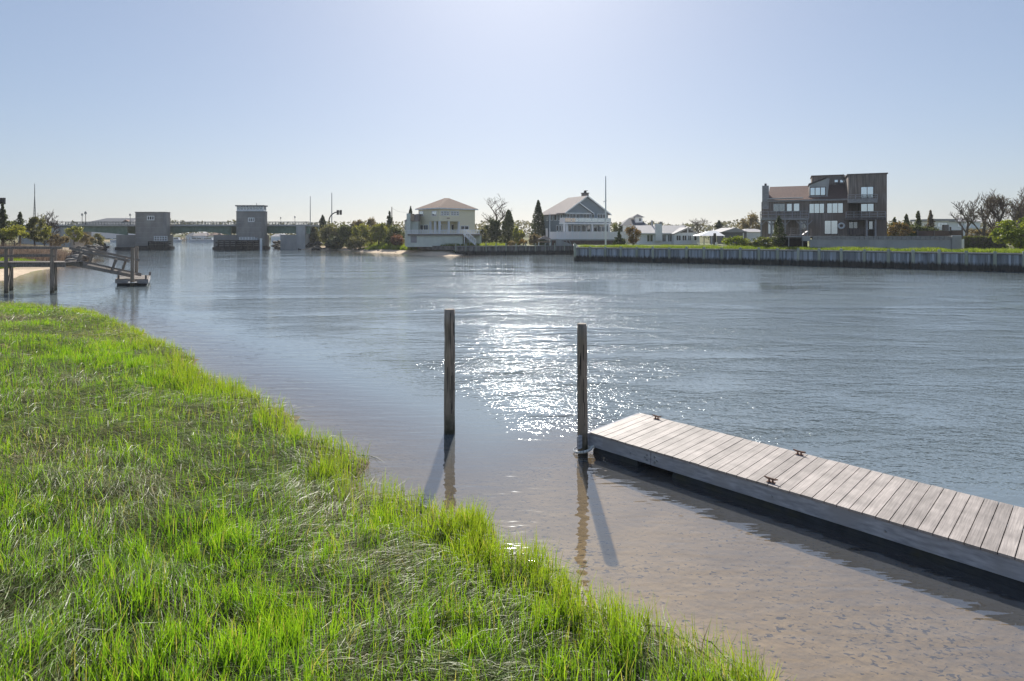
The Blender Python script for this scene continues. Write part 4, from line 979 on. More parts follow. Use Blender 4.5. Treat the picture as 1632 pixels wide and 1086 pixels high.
b = MB(); y = YT - 1.9; b.tube([(GX(416, y), y, -1.2), (GX(416, y), y, GZ(380, y))], .28, 8); b.build('white_pile', M['white'], t2)
b = MB(); b.tube([(GX(410, y + 1), y + .7, GZ(384, y) + .1), (GX(410, y + 1), y + .7, GZ(379, y))], [.45, .35], 10); b.build('tank', M['steel'], t2)

# street lamps on the bridge
lp = thing('street_lamp', 'street lamp', 'street lamp', (0, 0, 0), 'lamp posts along the bridge')
b = MB(); b.tube([(0, 0, 0), (0, 0, .5), (0, 0, 2.35)], [.13, .07, .055], 8); b.build('pole', M['darkmetal'], lp)
b = MB(); b.tube([(0, 0, 2.352), (0, 0, 2.5), (0, 0, 2.75), (0, 0, 2.9)], [.08, .24, .30, .22], 8); b.build('lantern', M['lamp'], lp)
b = MB(); b.tube([(0, 0, 2.902), (0, 0, 3.0), (0, 0, 3.15)], [.3, .18, .03], 8); b.build('cap', M['darkmetal'], lp)
L4 = [(131, 340, YB + 3.9, 'farther of the two lamp posts left of the plain tower'), (136.5, 337, YB - 3.1, 'nearer of the two lamp posts by the hipped roof building'),
      (207.5, 340.5, YB + 3.9, 'lamp post right against the left side of the plain tower'), (447.5, 346, YB - 3.1, 'lamp post midway between the cab tower and the right abutment'), (470, 344.3, YB - 3.1, 'lamp post at the right end of the bridge railing')]
for i, (x, yt, D, lab) in enumerate(L4):
    s_ = (GZ(yt, D) - zd - .35) / 3.15
    if i == 0: lp.location = (GX(x, D), D, zd + .35); lp.scale = (s_,) * 3; lp['label'] = lab
    else: copy_tree(lp, (GX(x, D), D, zd + .35), lab, 0, s_)

# masts, signals, poles
def pole(name, label, cat, x, yt, yb, D, r, mt, extra=None):
    root = thing(name, label, cat, (GX(x, D), D, GZ(yb, D))); b = MB(); b.tube([(GX(x, D), D, GZ(yb, D)), (GX(x, D), D, GZ((yt + yb) / 2, D)), (GX(x, D), D, GZ(yt, D))], [r, r * .85, r * .55], 8); b.build('pole', M[mt], root); return root
m1 = thing('lattice_mast', 'tall thin lattice mast on the left bank', 'mast', (GX(55, 150), 150, 1.5))
b = MB(); zb_, zt_ = 1.5, GZ(293, 150)
for k in range(3):
    a = k * 2.094; b.tube([(GX(55, 150) + .55 * math.cos(a), 150 + .55 * math.sin(a), zb_), (GX(55.3, 150), 150, zt_ - 2.5)], [.07, .05], 5)
b.build('leg', M['rail'], m1)
b = MB()
for i in range(16):
    t = i / 16; r_ = .55 * (1 - t); z = zb_ + (zt_ - 2.5 - zb_) * t; z2 = zb_ + (zt_ - 2.5 - zb_) * (i + 1) / 16
    for k in range(3):
        a = k * 2.094; a2 = a + 2.094; b.tube([(GX(55, 150) + r_ * math.cos(a), 150 + r_ * math.sin(a), z), (GX(55, 150) + r_ * .94 * math.cos(a2), 150 + r_ * .94 * math.sin(a2), z2)], .025, 3)
b.build('lattice_brace', M['rail'], m1)
b = MB(); b.tube([(GX(55.2, 150), 150, zt_ - 2.6), (GX(55.2, 150), 150, zt_)], [.09, .05], 6); b.build('antenna', M['rail'], m1)
pole('flag_mast', 'shorter pale mast above the right bridge abutment', 'mast', 494.5, 313, 372, 160, .13, 'steel')
pole('flag_mast', 'taller pale mast beside the curved signal arm', 'mast', 528.8, 307.5, 372, 160, .15, 'steel')
def signal(label, x0, yb, xa, ya, heads, D):
    root = thing('traffic_signal', label, 'traffic signal', (GX(x0, D), D, 1.5)); b = MB(); z = GZ(ya, D)
    path = [Vector((GX(x0, D), D, 1.5)), Vector((GX(x0, D), D, GZ(ya + 14, D)))]
    for t in np.linspace(0, math.pi / 2, 8): path.append(Vector((GX(x0, D) + (GX(xa, D) - GX(x0, D)) * .75 * (1 - math.cos(t)), D, GZ(ya + 14, D) + (z - GZ(ya + 14, D)) * math.sin(t))))
    path.append(Vector((GX(xa, D), D, z))); b.tube(path, [.17] + [.14] * (len(path) - 2) + [.1], 8); b.build('mast_arm', M['darkmetal'], root)
    for hx in heads:
        b = MB(); X_ = GX(hx, D); b.bb(X_ - .26, X_ + .26, D - .5, D - .16, z - .75, z + .45)
        for k in range(3): b.tube([(X_, D - .501, z - .55 + k * .4), (X_, D - .72, z - .55 + k * .4)], .16, 8, cap=False)
        b.build('signal_head', M['darkmetal'], root)
        b = MB(); b.bb(X_ - .05, X_ + .05, D - .4, D - .1, z - .05, z + .05); b.build('bracket', M['yellow'], root)
signal('traffic signals on a curved arm right of the bridge', 524.5, 372, 545, 338, (539, 543.6), 152)
signal('traffic signals on an arm at the far left edge', -16, 372, 9, 319.5, (2, 8), 112)
up = pole('utility_pole', 'wooden utility pole in the thicket left of the cream house', 'utility pole', 624.5, 330, 378, 139, .16, 'pile')
b = MB(); X_ = GX(624.5, 139); b.tube([(X_, 139, GZ(332, 139)), (GX(635, 150), 150, GZ(335, 139)), (GX(652, 165), 165, GZ(333, 139))], .02, 4); b.build('wire', M['darkmetal'], up)
fp = pole('flagpole', 'tall white flagpole at the right corner of the blue grey house', 'flagpole', 965.3, 282, 393, 105, .15, 'white')
b = MB(); D = 105; b.tube([(GX(961.5, D), D, GZ(322.5, D)), (GX(967, D), D, GZ(319, D))], .06, 6); b.build('yardarm', M['white'], fp)
b = MB(); X_ = GX(965.3, D); b.tube([(X_, D, GZ(282, D)), (X_, D, GZ(281, D))], [.09, .02], 8); b.build('finial', M['white'], fp)
pole('flagpole', 'short white pole at the left front of the blue grey house', 'flagpole', 876.3, 340, 394, 110, .09, 'white')
pole('post', 'white garden post beside the orange green shrub', 'post', 999.5, 374, 393, 96, .09, 'white')

# ---- cream house with pyramid roof
Cn, Rr, Ll = (-13.53, 111.0), (-7.25, 117.0), (-18.16, 116.0); Bk = (-11.88, 122.0)
h1 = thing('cream_house', 'cream house with a brown pyramid roof and white wraparound deck', 'house', (-12.7, 116.5, 1.5))
FR, FL = Fac(Cn, Rr), Fac(Ll, Cn); ze = GZ(332.4, 111); zdk1 = 3.70; zmid = FR.uz(712, 353)[1]
b = MB(); b.prism([(*p, zmid) for p in (Cn, Rr, Bk, Ll)], (0, 0, ze - zmid))
uA, _ = FR.uz(733, 360); uB, _ = FL.uz(684, 360)
inn = lambda p, q, t: Vector(p).lerp(Vector(q), t)
porch = 2.0
pc = Vector(Cn) - FR.n * porch - FL.n * porch
pr_ = FR.w(uA, 0, -porch); pl_ = FL.w(uB, 0, -porch); fr_ = FR.w(uA, 0); fl_ = FL.w(uB, 0)
poly = [fr_, Vector((*Rr, 0)), Vector((*Bk, 0)), Vector((*Ll, 0)), fl_, pl_, Vector((pc.x, pc.y, 0)), pr_]
b.prism([(p.x, p.y, 1.4) for p in poly], (0, 0, zmid - 1.4 - .003)); b.build('wall', M['cream'], h1)
ov = []
for p, q in zip((Cn, Rr, Bk, Ll), (0, 1, 2, 3)):
    v = Vector(p) - Vector((-12.7, 116.5)); ov.append(Vector((-12.7, 116.5)) + v * 1.11)
apex = GZ(316, 116.5); b = MB(); r0, r1 = Vector((-13.1, 116.3, apex)), Vector((-12.3, 116.7, apex))
o3 = [Vector((p.x, p.y, ze + .12)) for p in ov]
b.add(o3 + [r0, r1], [(0, 1, 5, 4), (1, 2, 5), (2, 3, 4, 5), (3, 0, 4), (3, 2, 1, 0)]); rf = b.build('roof', M['brownroof'], h1)
b = MB()
for p, q in zip(o3, o3[1:] + o3[:1]): b.beam(p - Vector((0, 0, .11)), q - Vector((0, 0, .11)), .1, .20)
b.build('fascia', M['white'], rf)
for x0, x1 in ((668.3, 675), (688.3, 696)): window(FL, h1, x0, 336.6, x1, 344.8, 1, 1, 'white', 'skyglass', .12)
for x0, x1 in ((702.3, 716), (718, 731.5)): window(FR, h1, x0, 336.4, x1, 344, 3, 2, 'white', 'glass', .12)
window(FR, h1, 734, 360, 747, 366.5, 2, 1, 'white', 'darkglass', .1)
window(FL, h1, 667.5, 358.6, 674.5, 367, 2, 1, 'white', 'darkglass', .1)
window(FL, h1, 675.5, 358.6, 682.5, 367, 2, 1, 'white', 'darkglass', .1)
ip = FR.off(-porch)
for x0, x1 in ((701, 711), (719, 728)): window(ip, h1, x0, 358, x1, 368, 2, 1, 'white', 'darkglass', .1, name='patio_door')
for Fx, xs in ((FR, (701.5, 716, 732)), (FL, (685, 692.5))):
    for xx in xs:
        u, _ = Fx.uz(xx, 360); b = MB(); Fx.box(b, u - .17, u + .17, zdk1, zmid - .004, -.34, -.02); b.build('column', M['white'], h1)
u, z = FR.uz(714.5, 348.2); b = MB(); FR.box(b, u - .35, u + .3, z - .1, z + .12, .0, .05); b.build('ornament', M['tanstone'], h1)
# deck and lower storey
dx0, dx1, dx2, dyf = GX(649.5, 108.4), GX(737, 108.4), GX(764.5, 108.4), 108.4
b = MB(); b.bb(dx0, dx2, dyf, 118, zdk1 - .32, zdk1 - .004); b.build('deck', M['pierwood'], h1)
b = MB(); b.bb(dx0 - .3, dx1, dyf + .35, 117, 1.3, zdk1 - .323); b.bb(dx2 - 2.6, dx2 - .1, dyf + 2.6, 117, 1.3, zdk1 - .323); b.build('lower_wall', M['creamlow'], h1)
Fd = Fac((dx0, dyf), (dx2, dyf)); Fl = Fac((dx0, dyf + .35), (dx2, dyf + .35))
b = MB(); Fl.pbox(b, 654.5, 376.3, 664.3, 387, -.02, .03); b.build('garage_door', M['greyroof'], h1)
b = MB(); Fd.pbox(b, 649.5, 366.6, 764.5, 367.4, -.1, .02)
Fd.pbox(b, 649.5, 372.4, 764.5, 373.1, -.1, .02)
for xx in np.arange(650, 765, 3.9): Fd.pbox(b, xx - .35, 366.0 if int(xx) % 3 == 0 else 366.7, xx + .35, 373.2, -.09, .0)
for xx in np.arange(650, 765, .78): Fd.pbox(b, xx - .14, 367.4, xx + .14, 372.4, -.06, -.03)
b.bb(dx2 - .1, dx2, dyf, 118, GZ(366.6, dyf) - .1, GZ(366.6, dyf)); b.bb(dx0, dx0 + .1, dyf, 116, GZ(366.6, dyf) - .1, GZ(366.6, dyf))
b.build('balustrade', M['white'], h1)
b = MB(); s0, s1 = Vector((GX(740, 108), 107.9, zdk1 - .05)), Vector((GX(758.5, 108), 107.9, 1.75))
for o in (0, -1.1): 
    oo = Vector((0, o, 0)); b.beam(s0 + oo, s1 + oo, .08, .28); b.beam(s0 + oo + Vector((0, 0, .9)), s1 + oo + Vector((0, 0, .9)), .08, .1)
    for t in np.linspace(0, 1, 7): p = s0.lerp(s1, t) + oo; b.bb(p.x - .04, p.x + .04, p.y - .04, p.y + .04, p.z, p.z + .9)
for t in np.linspace(.02, .98, 10): p = s0.lerp(s1, t); b.bb(p.x - .16, p.x + .16, p.y - 1.05, p.y - .05, p.z - .02, p.z + .03)
b.build('stairs', M['white'], h1)
for xx in (740, 748.5): b = MB(); X_ = GX(xx, 108.3); b.bb(X_ - .09, X_ + .09, 108.45, 108.65, 1.4, zdk1 - .322); b.build('deck_post', M['white'], h1)
# left wing and chimney
wx0, wx1 = GX(645, 113), GX(669, 115); b = MB(); zw = GZ(353, 113); b.bb(wx0, wx1, 113, 119, 1.35, zw); b.build('side_wing', M['creamlow'], h1)
b = MB(); b.prism([(wx0 - .2, 112.8, zw + .003), (wx1, 112.8, zw + .003), (wx1, 112.8, GZ(341, 113)), (wx0 + 1.4, 112.8, GZ(343, 113))], (0, 6.4, 0)); b.build('wing_roof', M['tanroof'], h1)
b = MB(); b.bb(GX(648, 112), GX(654, 112), 112, 112.75, 1.4, GZ(340.5, 112)); b.build('chimney', M['creamlow'], h1)
b = MB(); b.bb(GX(654.2, 112), GX(659.5, 112), 112.1, 112.74, GZ(352, 112), GZ(341, 112)); b.build('chimney', M['tanstone'], h1)
Fw = Fac((wx0, 113), (wx1, 113)); window(Fw, h1, 645.5, 360, 648, 367.5, 1, 1, 'white', 'darkglass', .08)

# ---- blue grey house
A2, B2 = Vector((10.66, 118.0)), Vector((19.62, 122.0)); F2 = Fac(A2, B2); bk2 = -F2.n; dep2 = 11.0
A2r = A2 + bk2 * dep2; S2 = Fac(A2r, A2)
h2 = thing('blue_grey_house', 'blue grey shingled house with gables and a white glass balcony', 'house', (15, 123, 1.4))
ze2 = GZ(338.6, 118); um = F2.L * .485; zr2 = GZ(313, 120); zb2 = 1.45
b = MB(); body = [A2, B2, B2 + bk2 * dep2, A2r]
b.prism([(p.x, p.y, zb2) for p in body], (0, 0, ze2 - zb2)); b.prism([F2.w(0.02, ze2, -.02), F2.w(F2.L - .02, ze2, -.02), F2.w(um, zr2 - .15, -.02)], bk2.to_3d() * 8.0)
b.build('wall', M['blueshingle'], h2)
ovh = .55; k = (zr2 - ze2) / um; th = Vector((0, 0, .16)); L2 = F2.L
eL, eR, pk = F2.w(-ovh, ze2 - ovh * k + .1, .35), F2.w(L2 + ovh, ze2 - ovh * k + .1, .35), F2.w(um, zr2 + .1, .35)
eLb, eRb, pkb = F2.w(-ovh, ze2 - ovh * k + .1, -dep2 - .4), F2.w(L2 + ovh, ze2 - ovh * k + .1, -dep2 - .4), F2.w(um, zr2 + .1, -7.6)
b = MB(); b.add([eL, eR, pk, eLb, eRb, pkb] + [p - th for p in (eL, eR, pk, eLb, eRb, pkb)], [(0, 2, 5, 3), (2, 1, 4, 5), (3, 5, 4), (6, 9, 11, 8), (8, 11, 10, 7), (9, 10, 11), (0, 6, 8, 2), (2, 8, 7, 1), (0, 3, 9, 6), (1, 7, 10, 4), (3, 4, 10, 9)])
rf2 = b.build('roof', M['tanroof'], h2)
b = MB()
for p, q in ((eL, pk), (pk, eR)): b.beam(p + F2.n.to_3d() * .03 - Vector((0, 0, .1)), q + F2.n.to_3d() * .03 - Vector((0, 0, .1)), .06, .24)
b.build('barge_board', M['white'], rf2)
# front small gable
FG = F2.off(1.0); g0, zg = FG.uz(899.5, 339); g1, _ = FG.uz(945.5, 339); gp, zgp = FG.uz(921.5, 322.5)
b = MB(); b.prism([FG.w(g0 + .4, zg, 0), FG.w(g1 - .4, zg, 0), FG.w(gp, zgp - .2, 0)], bk2.to_3d() * 3); b.build('gable_wall', M['blueshingle'], h2)
b = MB()
for (u, z) in ((g0, zg - .05), (g1, zg - .05)):
    p, q = FG.w(u, z, .3), FG.w(gp, zgp, .3); b.add([p, q, q + bk2.to_3d() * 3.6, p + bk2.to_3d() * 3.6] + [v - th for v in (p, q, q + bk2.to_3d() * 3.6, p + bk2.to_3d() * 3.6)], [(0, 1, 2, 3), (7, 6, 5, 4), (0, 4, 5, 1), (1, 5, 6, 2), (2, 6, 7, 3), (3, 7, 4, 0)])
r3 = b.build('gable_roof', M['tanroof'], h2)
b = MB()
for (u, z) in ((g0, zg - .05), (g1, zg - .05)): b.beam(FG.w(u, z - .08, .34), FG.w(gp, zgp - .08, .34), .06, .22)
b.build('barge_board', M['white'], r3)
b = MB(); FG.box(b, g0 + .4, g1 - .4, zg - .25, zg - .003, -1.0, 0); b.build('soffit_band', M['white'], h2)
uc, zc2 = F2.off(-2.5).uz(933, 308.5); b = MB(); F2.box(b, uc - .55, uc + .55, zr2 - 1.2, zc2 + .0, -3.2, -2.1); ch = b.build('chimney', M['brick'], h2)
b = MB(); F2.box(b, uc - .65, uc + .65, zc2 + .002, zc2 + .12, -3.3, -2.0); F2.box(b, uc - .2, uc + .2, zc2 + .123, zc2 + .5, -2.8, -2.4); F2.box(b, uc - .1, uc + .5, zc2 + .503, zc2 + .6, -2.85, -2.35); b.build('chimney_cap', M['darkmetal'], ch)
for x0, x1, c in ((903, 907.5, 1), (908, 917.5, 2), (918, 924.3, 1), (929, 939.5, 2), (942, 947.5, 1), (951.5, 965, 3)): window(F2, h2, x0, 341, x1, 353, c, 1, 'white', 'darkglass', .10)
for x0, x1, c in ((905, 911, 1), (913.5, 925.5, 2), (927, 934, 1), (934.5, 941, 1), (946, 964, 3), (966, 969, 1)): window(F2, h2, x0, 359, x1, 370, c, 1, 'white', 'darkglass', .10, gm='glass') if False else window(F2, h2, x0, 359, x1, 370, c, 1, 'white', 'darkglass' if c < 3 else 'glass', .10)
for x0, x1 in ((870.5, 874), (877.5, 881), (883, 887.5), (889.5, 892.5), (893.5, 896.5)): window(S2, h2, x0, 342, x1, 352, 1, 1, 'white', 'darkglass', .12)
for x0, x1 in ((887, 890), (891.5, 894.5), (895.5, 897.5)): window(S2, h2, x0, 359, x1, 369, 1, 1, 'white', 'darkglass', .12)
fo = 2.2; FB = F2.off(fo)
b = MB(); u0, zt1 = FB.uz(899.5, 355); u1, zb1 = FB.uz(973.5, 358); F2.box(b, u0, u1, zb1, zt1, .06, fo); bal = b.build('balcony', M['white'], h2)
railing(F2, h2, 899.8, 973.3, 347, 354.9, fo - .1, 'white', 7, 1, .05, 'skyglass')
b = MB(); _, zq = FB.uz(900, 347)
for u in (u0 + .1, u1 - .1): F2.box(b, u - .04, u + .04, zt1 + .003, zq, .1, fo - .2); 
b.build('side_railing', M['offwhite'], h2)
for xx in (900.5, 904.5, 945, 971.5):
    u, _ = FB.uz(xx, 360); b = MB(); F2.box(b, u - .14, u + .14, zb2, zb1 - .004, fo - .45, fo - .15); b.build('column', M['white'], h2)
# terrace fence in panels and brown wall below
fy = 111.2; Ff = Fac((GX(872, fy), fy), (GX(998, fy), fy))
b = MB(); xs_ = list(np.linspace(876, 996, 11))
for x0, x1 in zip(xs_, xs_[1:]): Ff.pbox(b, x0 + .3, 369.6, x1 - .3, 380.4, -.05, -.01)
Ff.box(b, 0, .1, GZ(380.4, fy), GZ(364, fy), -5, 0)
fn = thing('terrace_fence', 'white panel fence round the terrace of the blue grey house', 'fence', (GX(935, fy), fy, GZ(381, fy)))
b.build('fence_panel', M['offwhite'], fn)
b = MB()
for xx in xs_: Ff.pbox(b, xx - .55, 368.8, xx + .55, 381, -.12, .06)
Ff.pbox(b, 872, 380.4, 998, 381.3, -.1, .02); b.build('fence_post', M['white'], fn)
b = MB(); Ff.box(b, 0, Ff.L, GZ(381.3, fy) - .25, GZ(381.3, fy) - .004, -6.5, -.0); b.build('terrace_slab', M['paleconcrete'], fn)
b = MB(); fy2 = 111.6; Fg = Fac((GX(880, fy2), fy2), (GX(998, fy2), fy2))
for xx in np.arange(880, 996, 1.35): Fg.pbox(b, xx + .05, 383.6, xx + 1.28, 394, -.2, .03 * (int(xx * 3) % 3))
Fg.pbox(b, 880, 383.3, 997, 394.5, -.5, -.21)
tag(b.build('retaining_wall', M['brownslat']), 'reddish brown board wall under the white terrace fence', 'retaining wall')
# stair with pale zigzag sides and a small table and bench
b = MB(); sx0, sx1 = GX(886, 110.6), GX(911, 110.6)
for i in range(8):
    x = sx0 + (sx1 - sx0) * i / 8; b.bb(x, x + (sx1 - sx0) / 8 * .92, 110.2, 111.3, 1.5 + .0, 2.75 - i * .14); 
for i in range(5):
    x = sx0 + (sx1 - sx0) * i / 5; b.beam((x, 110.1, 2.6), (x + .55, 110.1, 1.6), .06, .10)
tag(b.build('garden_steps', M['paleconcrete']), 'pale steps against the brown board wall', 'steps')
pb = thing('potting_bench', 'low pale bench with a thatched cover left of the steps', 'bench', (GX(868, 109.8), 109.8, 1.45))
b = MB(); x0, x1 = GX(858, 109.8), GX(878, 109.8); b.bb(x0, x1, 109.4, 110.2, 2.15, 2.25); b.build('bench_top', M['tanstone'], pb)
b = MB()
for xx in (x0 + .08, x1 - .08): b.bb(xx - .06, xx + .06, 109.5, 110.1, 1.45, 2.147)
b.build('leg', M['white'], pb)
b = MB(); b.prism([(x0 - .1, 109.3, 2.7), (x1 + .1, 109.3, 2.7), ((x0 + x1) / 2, 109.3, 3.35)], (0, 1.2, 0)); b.build('cover', M['tanroof'], pb)
# ---- long low house with grey roofs
D3 = 112.0; h3 = thing('long_house', 'long low white house with grey roofs and a lantern cupola', 'house', (GX(1062, D3), D3 + 4, 1.7))
F3 = Fac((GX(1010, D3), D3), (GX(1112, D3), D3)); zb3 = 1.68
def roof_slab(F_, m, x0, y0, x1, y1, x2, x3, o0, o1, t=.15):
    """eave (x0,y0)-(x1,y0) at offset o0 up to ridge (x2,y1)-(x3,y1) at offset o1"""
    a, z0 = F_.off(o0).uz(x0, y0); b_, _ = F_.off(o0).uz(x1, y0); c, z1 = F_.off(o1).uz(x3, y1); d, _ = F_.off(o1).uz(x2, y1)
    p = [F_.w(a, z0, o0), F_.w(b_, z0, o0), F_.w(c, z1, o1), F_.w(d, z1, o1)]; dn = Vector((0, 0, -t))
    return m.hexa([q + dn for q in p] + p)
b = MB(); F3.pbox(b, 1012, 371.5, 1112, 390, -9, 0); b.build('wall', M['white'], h3)
b = MB(); roof_slab(F3, b, 1019, 372, 1082, 359.5, 1012, 1093, .5, -4.5); roof_slab(F3, b, 1012, 372, 1093, 359.6, 1012, 1093, -9.5, -4.6); b.build('roof', M['greyroof'], h3)
b = MB(); F3.pbox(b, 1013, 360.5, 1092, 372, -8.8, -4.8); b.build('gable_wall', M['white'], h3)
b = MB(); F3.pbox(b, 1020, 371.9, 1082, 373, .5, .56); b.build('gutter', M['white'], h3)
b = MB(); F3.pbox(b, 1043.5, 357, 1053.5, 384, .02, .8); ch = b.build('chimney', M['white'], h3)
b = MB(); F3.pbox(b, 1049.5, 355.8, 1054.5, 358.9, .1, .7); b.build('chimney_hood', M['slateroof'], ch)
b = MB(); u, z = F3.uz(1052, 353.2); u0, z0 = F3.uz(1049, 355.6); u1, _ = F3.uz(1055, 355.6); q = [F3.w(u0, z0, .9), F3.w(u1, z0, .9), F3.w(u1, z0, .05), F3.w(u0, z0, .05), F3.w(u, z, .45)]
b.add(q, [(0, 1, 4), (1, 2, 4), (2, 3, 4), (3, 0, 4), (3, 2, 1, 0)]); b.build('chimney_cap', M['slateroof'], ch)
b = MB(); F3.off(-4.5).pbox(b, 1038, 351.5, 1040, 360, -.3, .3); b.build('flue', M['steel'], h3)
for x0, x1, c in ((1030.5, 1041, 2), (1055, 1061.5, 2), (1064, 1071, 2)): window(F3, h3, x0, 374, x1, 386, c, 1, 'white', 'darkglass', .1, name='patio_door')
# gabled glazed room
F3g = F3.off(2.2)
b = MB(); F3g.pbox(b, 1075, 372.5, 1111, 390, -4, 0)
u0, z0 = F3g.uz(1073, 372.4); u1, _ = F3g.uz(1112, 372.4); up_, zp = F3g.uz(1096, 362.5)
b.prism([F3g.w(u0 + .4, z0, 0), F3g.w(u1 - .3, z0, 0), F3g.w(up_, zp - .15, 0)], (0, 5, 0)); b.build('glazed_room', M['white'], h3)
b = MB(); th = Vector((0, 0, .14)); Y5 = Vector((0, 6, 0))
for u in (u0, u1):
    p, q = F3g.w(u, z0 - .05, .3), F3g.w(up_, zp, .3); v4 = [p, q, q + Y5, p + Y5]; b.hexa([v - th for v in v4] + v4)
b.build('gable_roof', M['greyroof'], h3)
ua, za = F3g.uz(1083.5, 371); ub, _ = F3g.uz(1107, 371); uc, zc = F3g.uz(1096, 364.5)
b = MB(); b.prism([F3g.w(ua, za, .02), F3g.w(uc - .12, za, .02), F3g.w(uc - .12, zc - .1, .02)], (0, -.03, 0)); b.prism([F3g.w(uc + .12, za, .02), F3g.w(ub, za, .02), F3g.w(uc + .12, zc - .1, .02)], (0, -.03, 0)); b.build('gable_glazing', M['darkglass'], h3)
for x0, x1, c in ((1077.5, 1085.5, 2), (1087, 1094.5, 2), (1096, 1104, 3), (1105.5, 1111, 1)): window(F3g, h3, x0, 375, x1, 384, c, 1, 'white', 'glass', .1)
# rear hip roof and cupola
b = MB(); D3r = 124; Fz = Fac((GX(988, D3r), D3r), (GX(1034, D3r), D3r)); Fz.pbox(b, 993, 358.5, 1030, 388, -6, 0); b.build('rear_wing', M['white'], h3)
e0, ez = Fz.uz(989, 359.6); e1, _ = Fz.uz(1034, 359.6); r0, rz_ = Fz.off(-3).uz(1003, 347.3); r1, _ = Fz.off(-3).uz(1014, 347.3)
b = MB(); b.add([Fz.w(e0, ez, .5), Fz.w(e1, ez, .5), Fz.w(e1, ez, -6.5), Fz.w(e0, ez, -6.5), Fz.w(r0, rz_, -3), Fz.w(r1, rz_, -3)], [(0, 1, 5, 4), (1, 2, 5), (2, 3, 4, 5), (3, 0, 4), (3, 2, 1, 0)]); b.build('rear_roof', M['slateroof'], h3)
Fc = Fz.off(-.8); b = MB(); Fc.pbox(b, 1012.3, 346.2, 1024, 355.5, -1.5, 0); cu = b.build('cupola', M['white'], h3)
b = MB(); a_, z_ = Fc.uz(1007.5, 346.6); c_, _ = Fc.uz(1027, 346.6); m_, zt_ = Fc.uz(1017, 341.2)
b.add([Fc.w(a_, z_, .5), Fc.w(c_, z_, .5), Fc.w(c_, z_, -2), Fc.w(a_, z_, -2), Fc.w(m_, zt_, -.75)], [(0, 1, 4), (1, 2, 4), (2, 3, 4), (3, 0, 4), (3, 2, 1, 0)]); b.build('cupola_roof', M['slateroof'], cu)
b = MB(); Fc.pbox(b, 1018.5, 348.3, 1021.5, 352.8, 0, .04); b.build('cupola_window', M['darkglass'], cu)
# tent
Dt = 104; tn = thing('canopy_tent', 'white peaked tent roof on posts between the low house and brown house', 'tent', (GX(1135, Dt), Dt + 2, 1.7))
Ft = Fac((GX(1113, Dt), Dt), (GX(1156, Dt), Dt)); a_, z_ = Ft.uz(1113, 376.2); c_, _ = Ft.uz(1156, 376.2); m_, zt_ = Ft.off(-2.2).uz(1131, 368.3); m2, _ = Ft.off(-2.2).uz(1142, 368.3)
b = MB(); b.add([Ft.w(a_, z_, 0), Ft.w(c_, z_, 0), Ft.w(c_, z_, -4.4), Ft.w(a_, z_, -4.4), Ft.w(m_, zt_, -2.2), Ft.w(m2, zt_, -2.2)], [(0, 1, 5, 4), (1, 2, 5), (2, 3, 4, 5), (3, 0, 4), (3, 2, 1, 0)]); b.build('canopy', M['canvas'], tn)
for u in (a_ + .15, (a_ + c_) / 2, c_ - .15):
    for o in (-.15, -4.2): b = MB(); Ft.box(b, u - .08, u + .08, 1.6, z_ - .004, o - .08, o + .08); b.build('post', M['white'], tn)
b = MB(); u, z = Ft.uz(1138, 372); Ft.box(b, u - .2, u + .2, 1.6, z, .2, .5); tag(b.build('grill', M['darkmetal']), 'dark upright grill in front of the white tent', 'grill')
for x, lab in ((1017.5, 'white cylinder bin at the left of the green weeds'), (1141.5, 'white cylinder bin in front of the white tent')):
    b = MB(); X_ = GX(x, 97); b.tube([(X_, 97, 1.7), (X_, 97, 2.3)], .2, 12); tag(b.build('bin', M['white']), lab, 'bin', 'white bins on the lawn')
# grey and white outbuildings
Do = 126
def shed(label, x0, x1, ye, yb, xr, yr, D, wm, rm, dep=5, name='shed', rl=None):
    Fs = Fac((GX(x0, D), D), (GX(x1, D), D)); root = thing(name, label, 'building', (GX((x0 + x1) / 2, D), D + dep / 2, 1.6))
    b = MB(); Fs.pbox(b, x0, ye, x1, yb, -dep, 0); b.build('wall', M[wm], root)
    e0, z0 = Fs.uz(x0, ye); e1, _ = Fs.uz(x1, ye); m_, z1 = Fs.uz(xr, yr); rr = rl if rl else (xr, xr)
    ra, _ = Fs.uz(rr[0], yr); rb, _ = Fs.uz(rr[1], yr); o = .35; z0 += .004
    b = MB()
    if rl: b.add([Fs.w(e0 - o, z0, o), Fs.w(e1 + o, z0, o), Fs.w(e1 + o, z0, -dep - o), Fs.w(e0 - o, z0, -dep - o), Fs.w(ra, z1, -dep / 2), Fs.w(rb, z1, -dep / 2)], [(0, 1, 5, 4), (1, 2, 5), (2, 3, 4, 5), (3, 0, 4), (3, 2, 1, 0)])
    else: b.prism([Fs.w(e0 - o, z0, o), Fs.w(e1 + o, z0, o), Fs.w(m_, z1, o)], -Fs.n.to_3d() * (dep + 2 * o))
    b.build('roof', M[rm], root); return root, Fs
s_, Fs = shed('grey gabled outbuilding right of the white tent', 1150, 1190, 370.5, 390, 1171, 363, 118, 'slateroof', 'greyroof', 7)
shed('white roofed low shed beside the brown wooden house', 1188, 1222, 370, 390, 1205, 364.8, 122, 'white', 'greyroof', 6, 'shed', (1197, 1213))
b = MB(); X_ = GX(1184.8, 88); b.tube([(X_, 88, 1.7), (X_, 88, GZ(371.5, 88))], .08, 8); tag(b.build('post', M['white']), 'thin white post among the bushes left of the brown house', 'post')

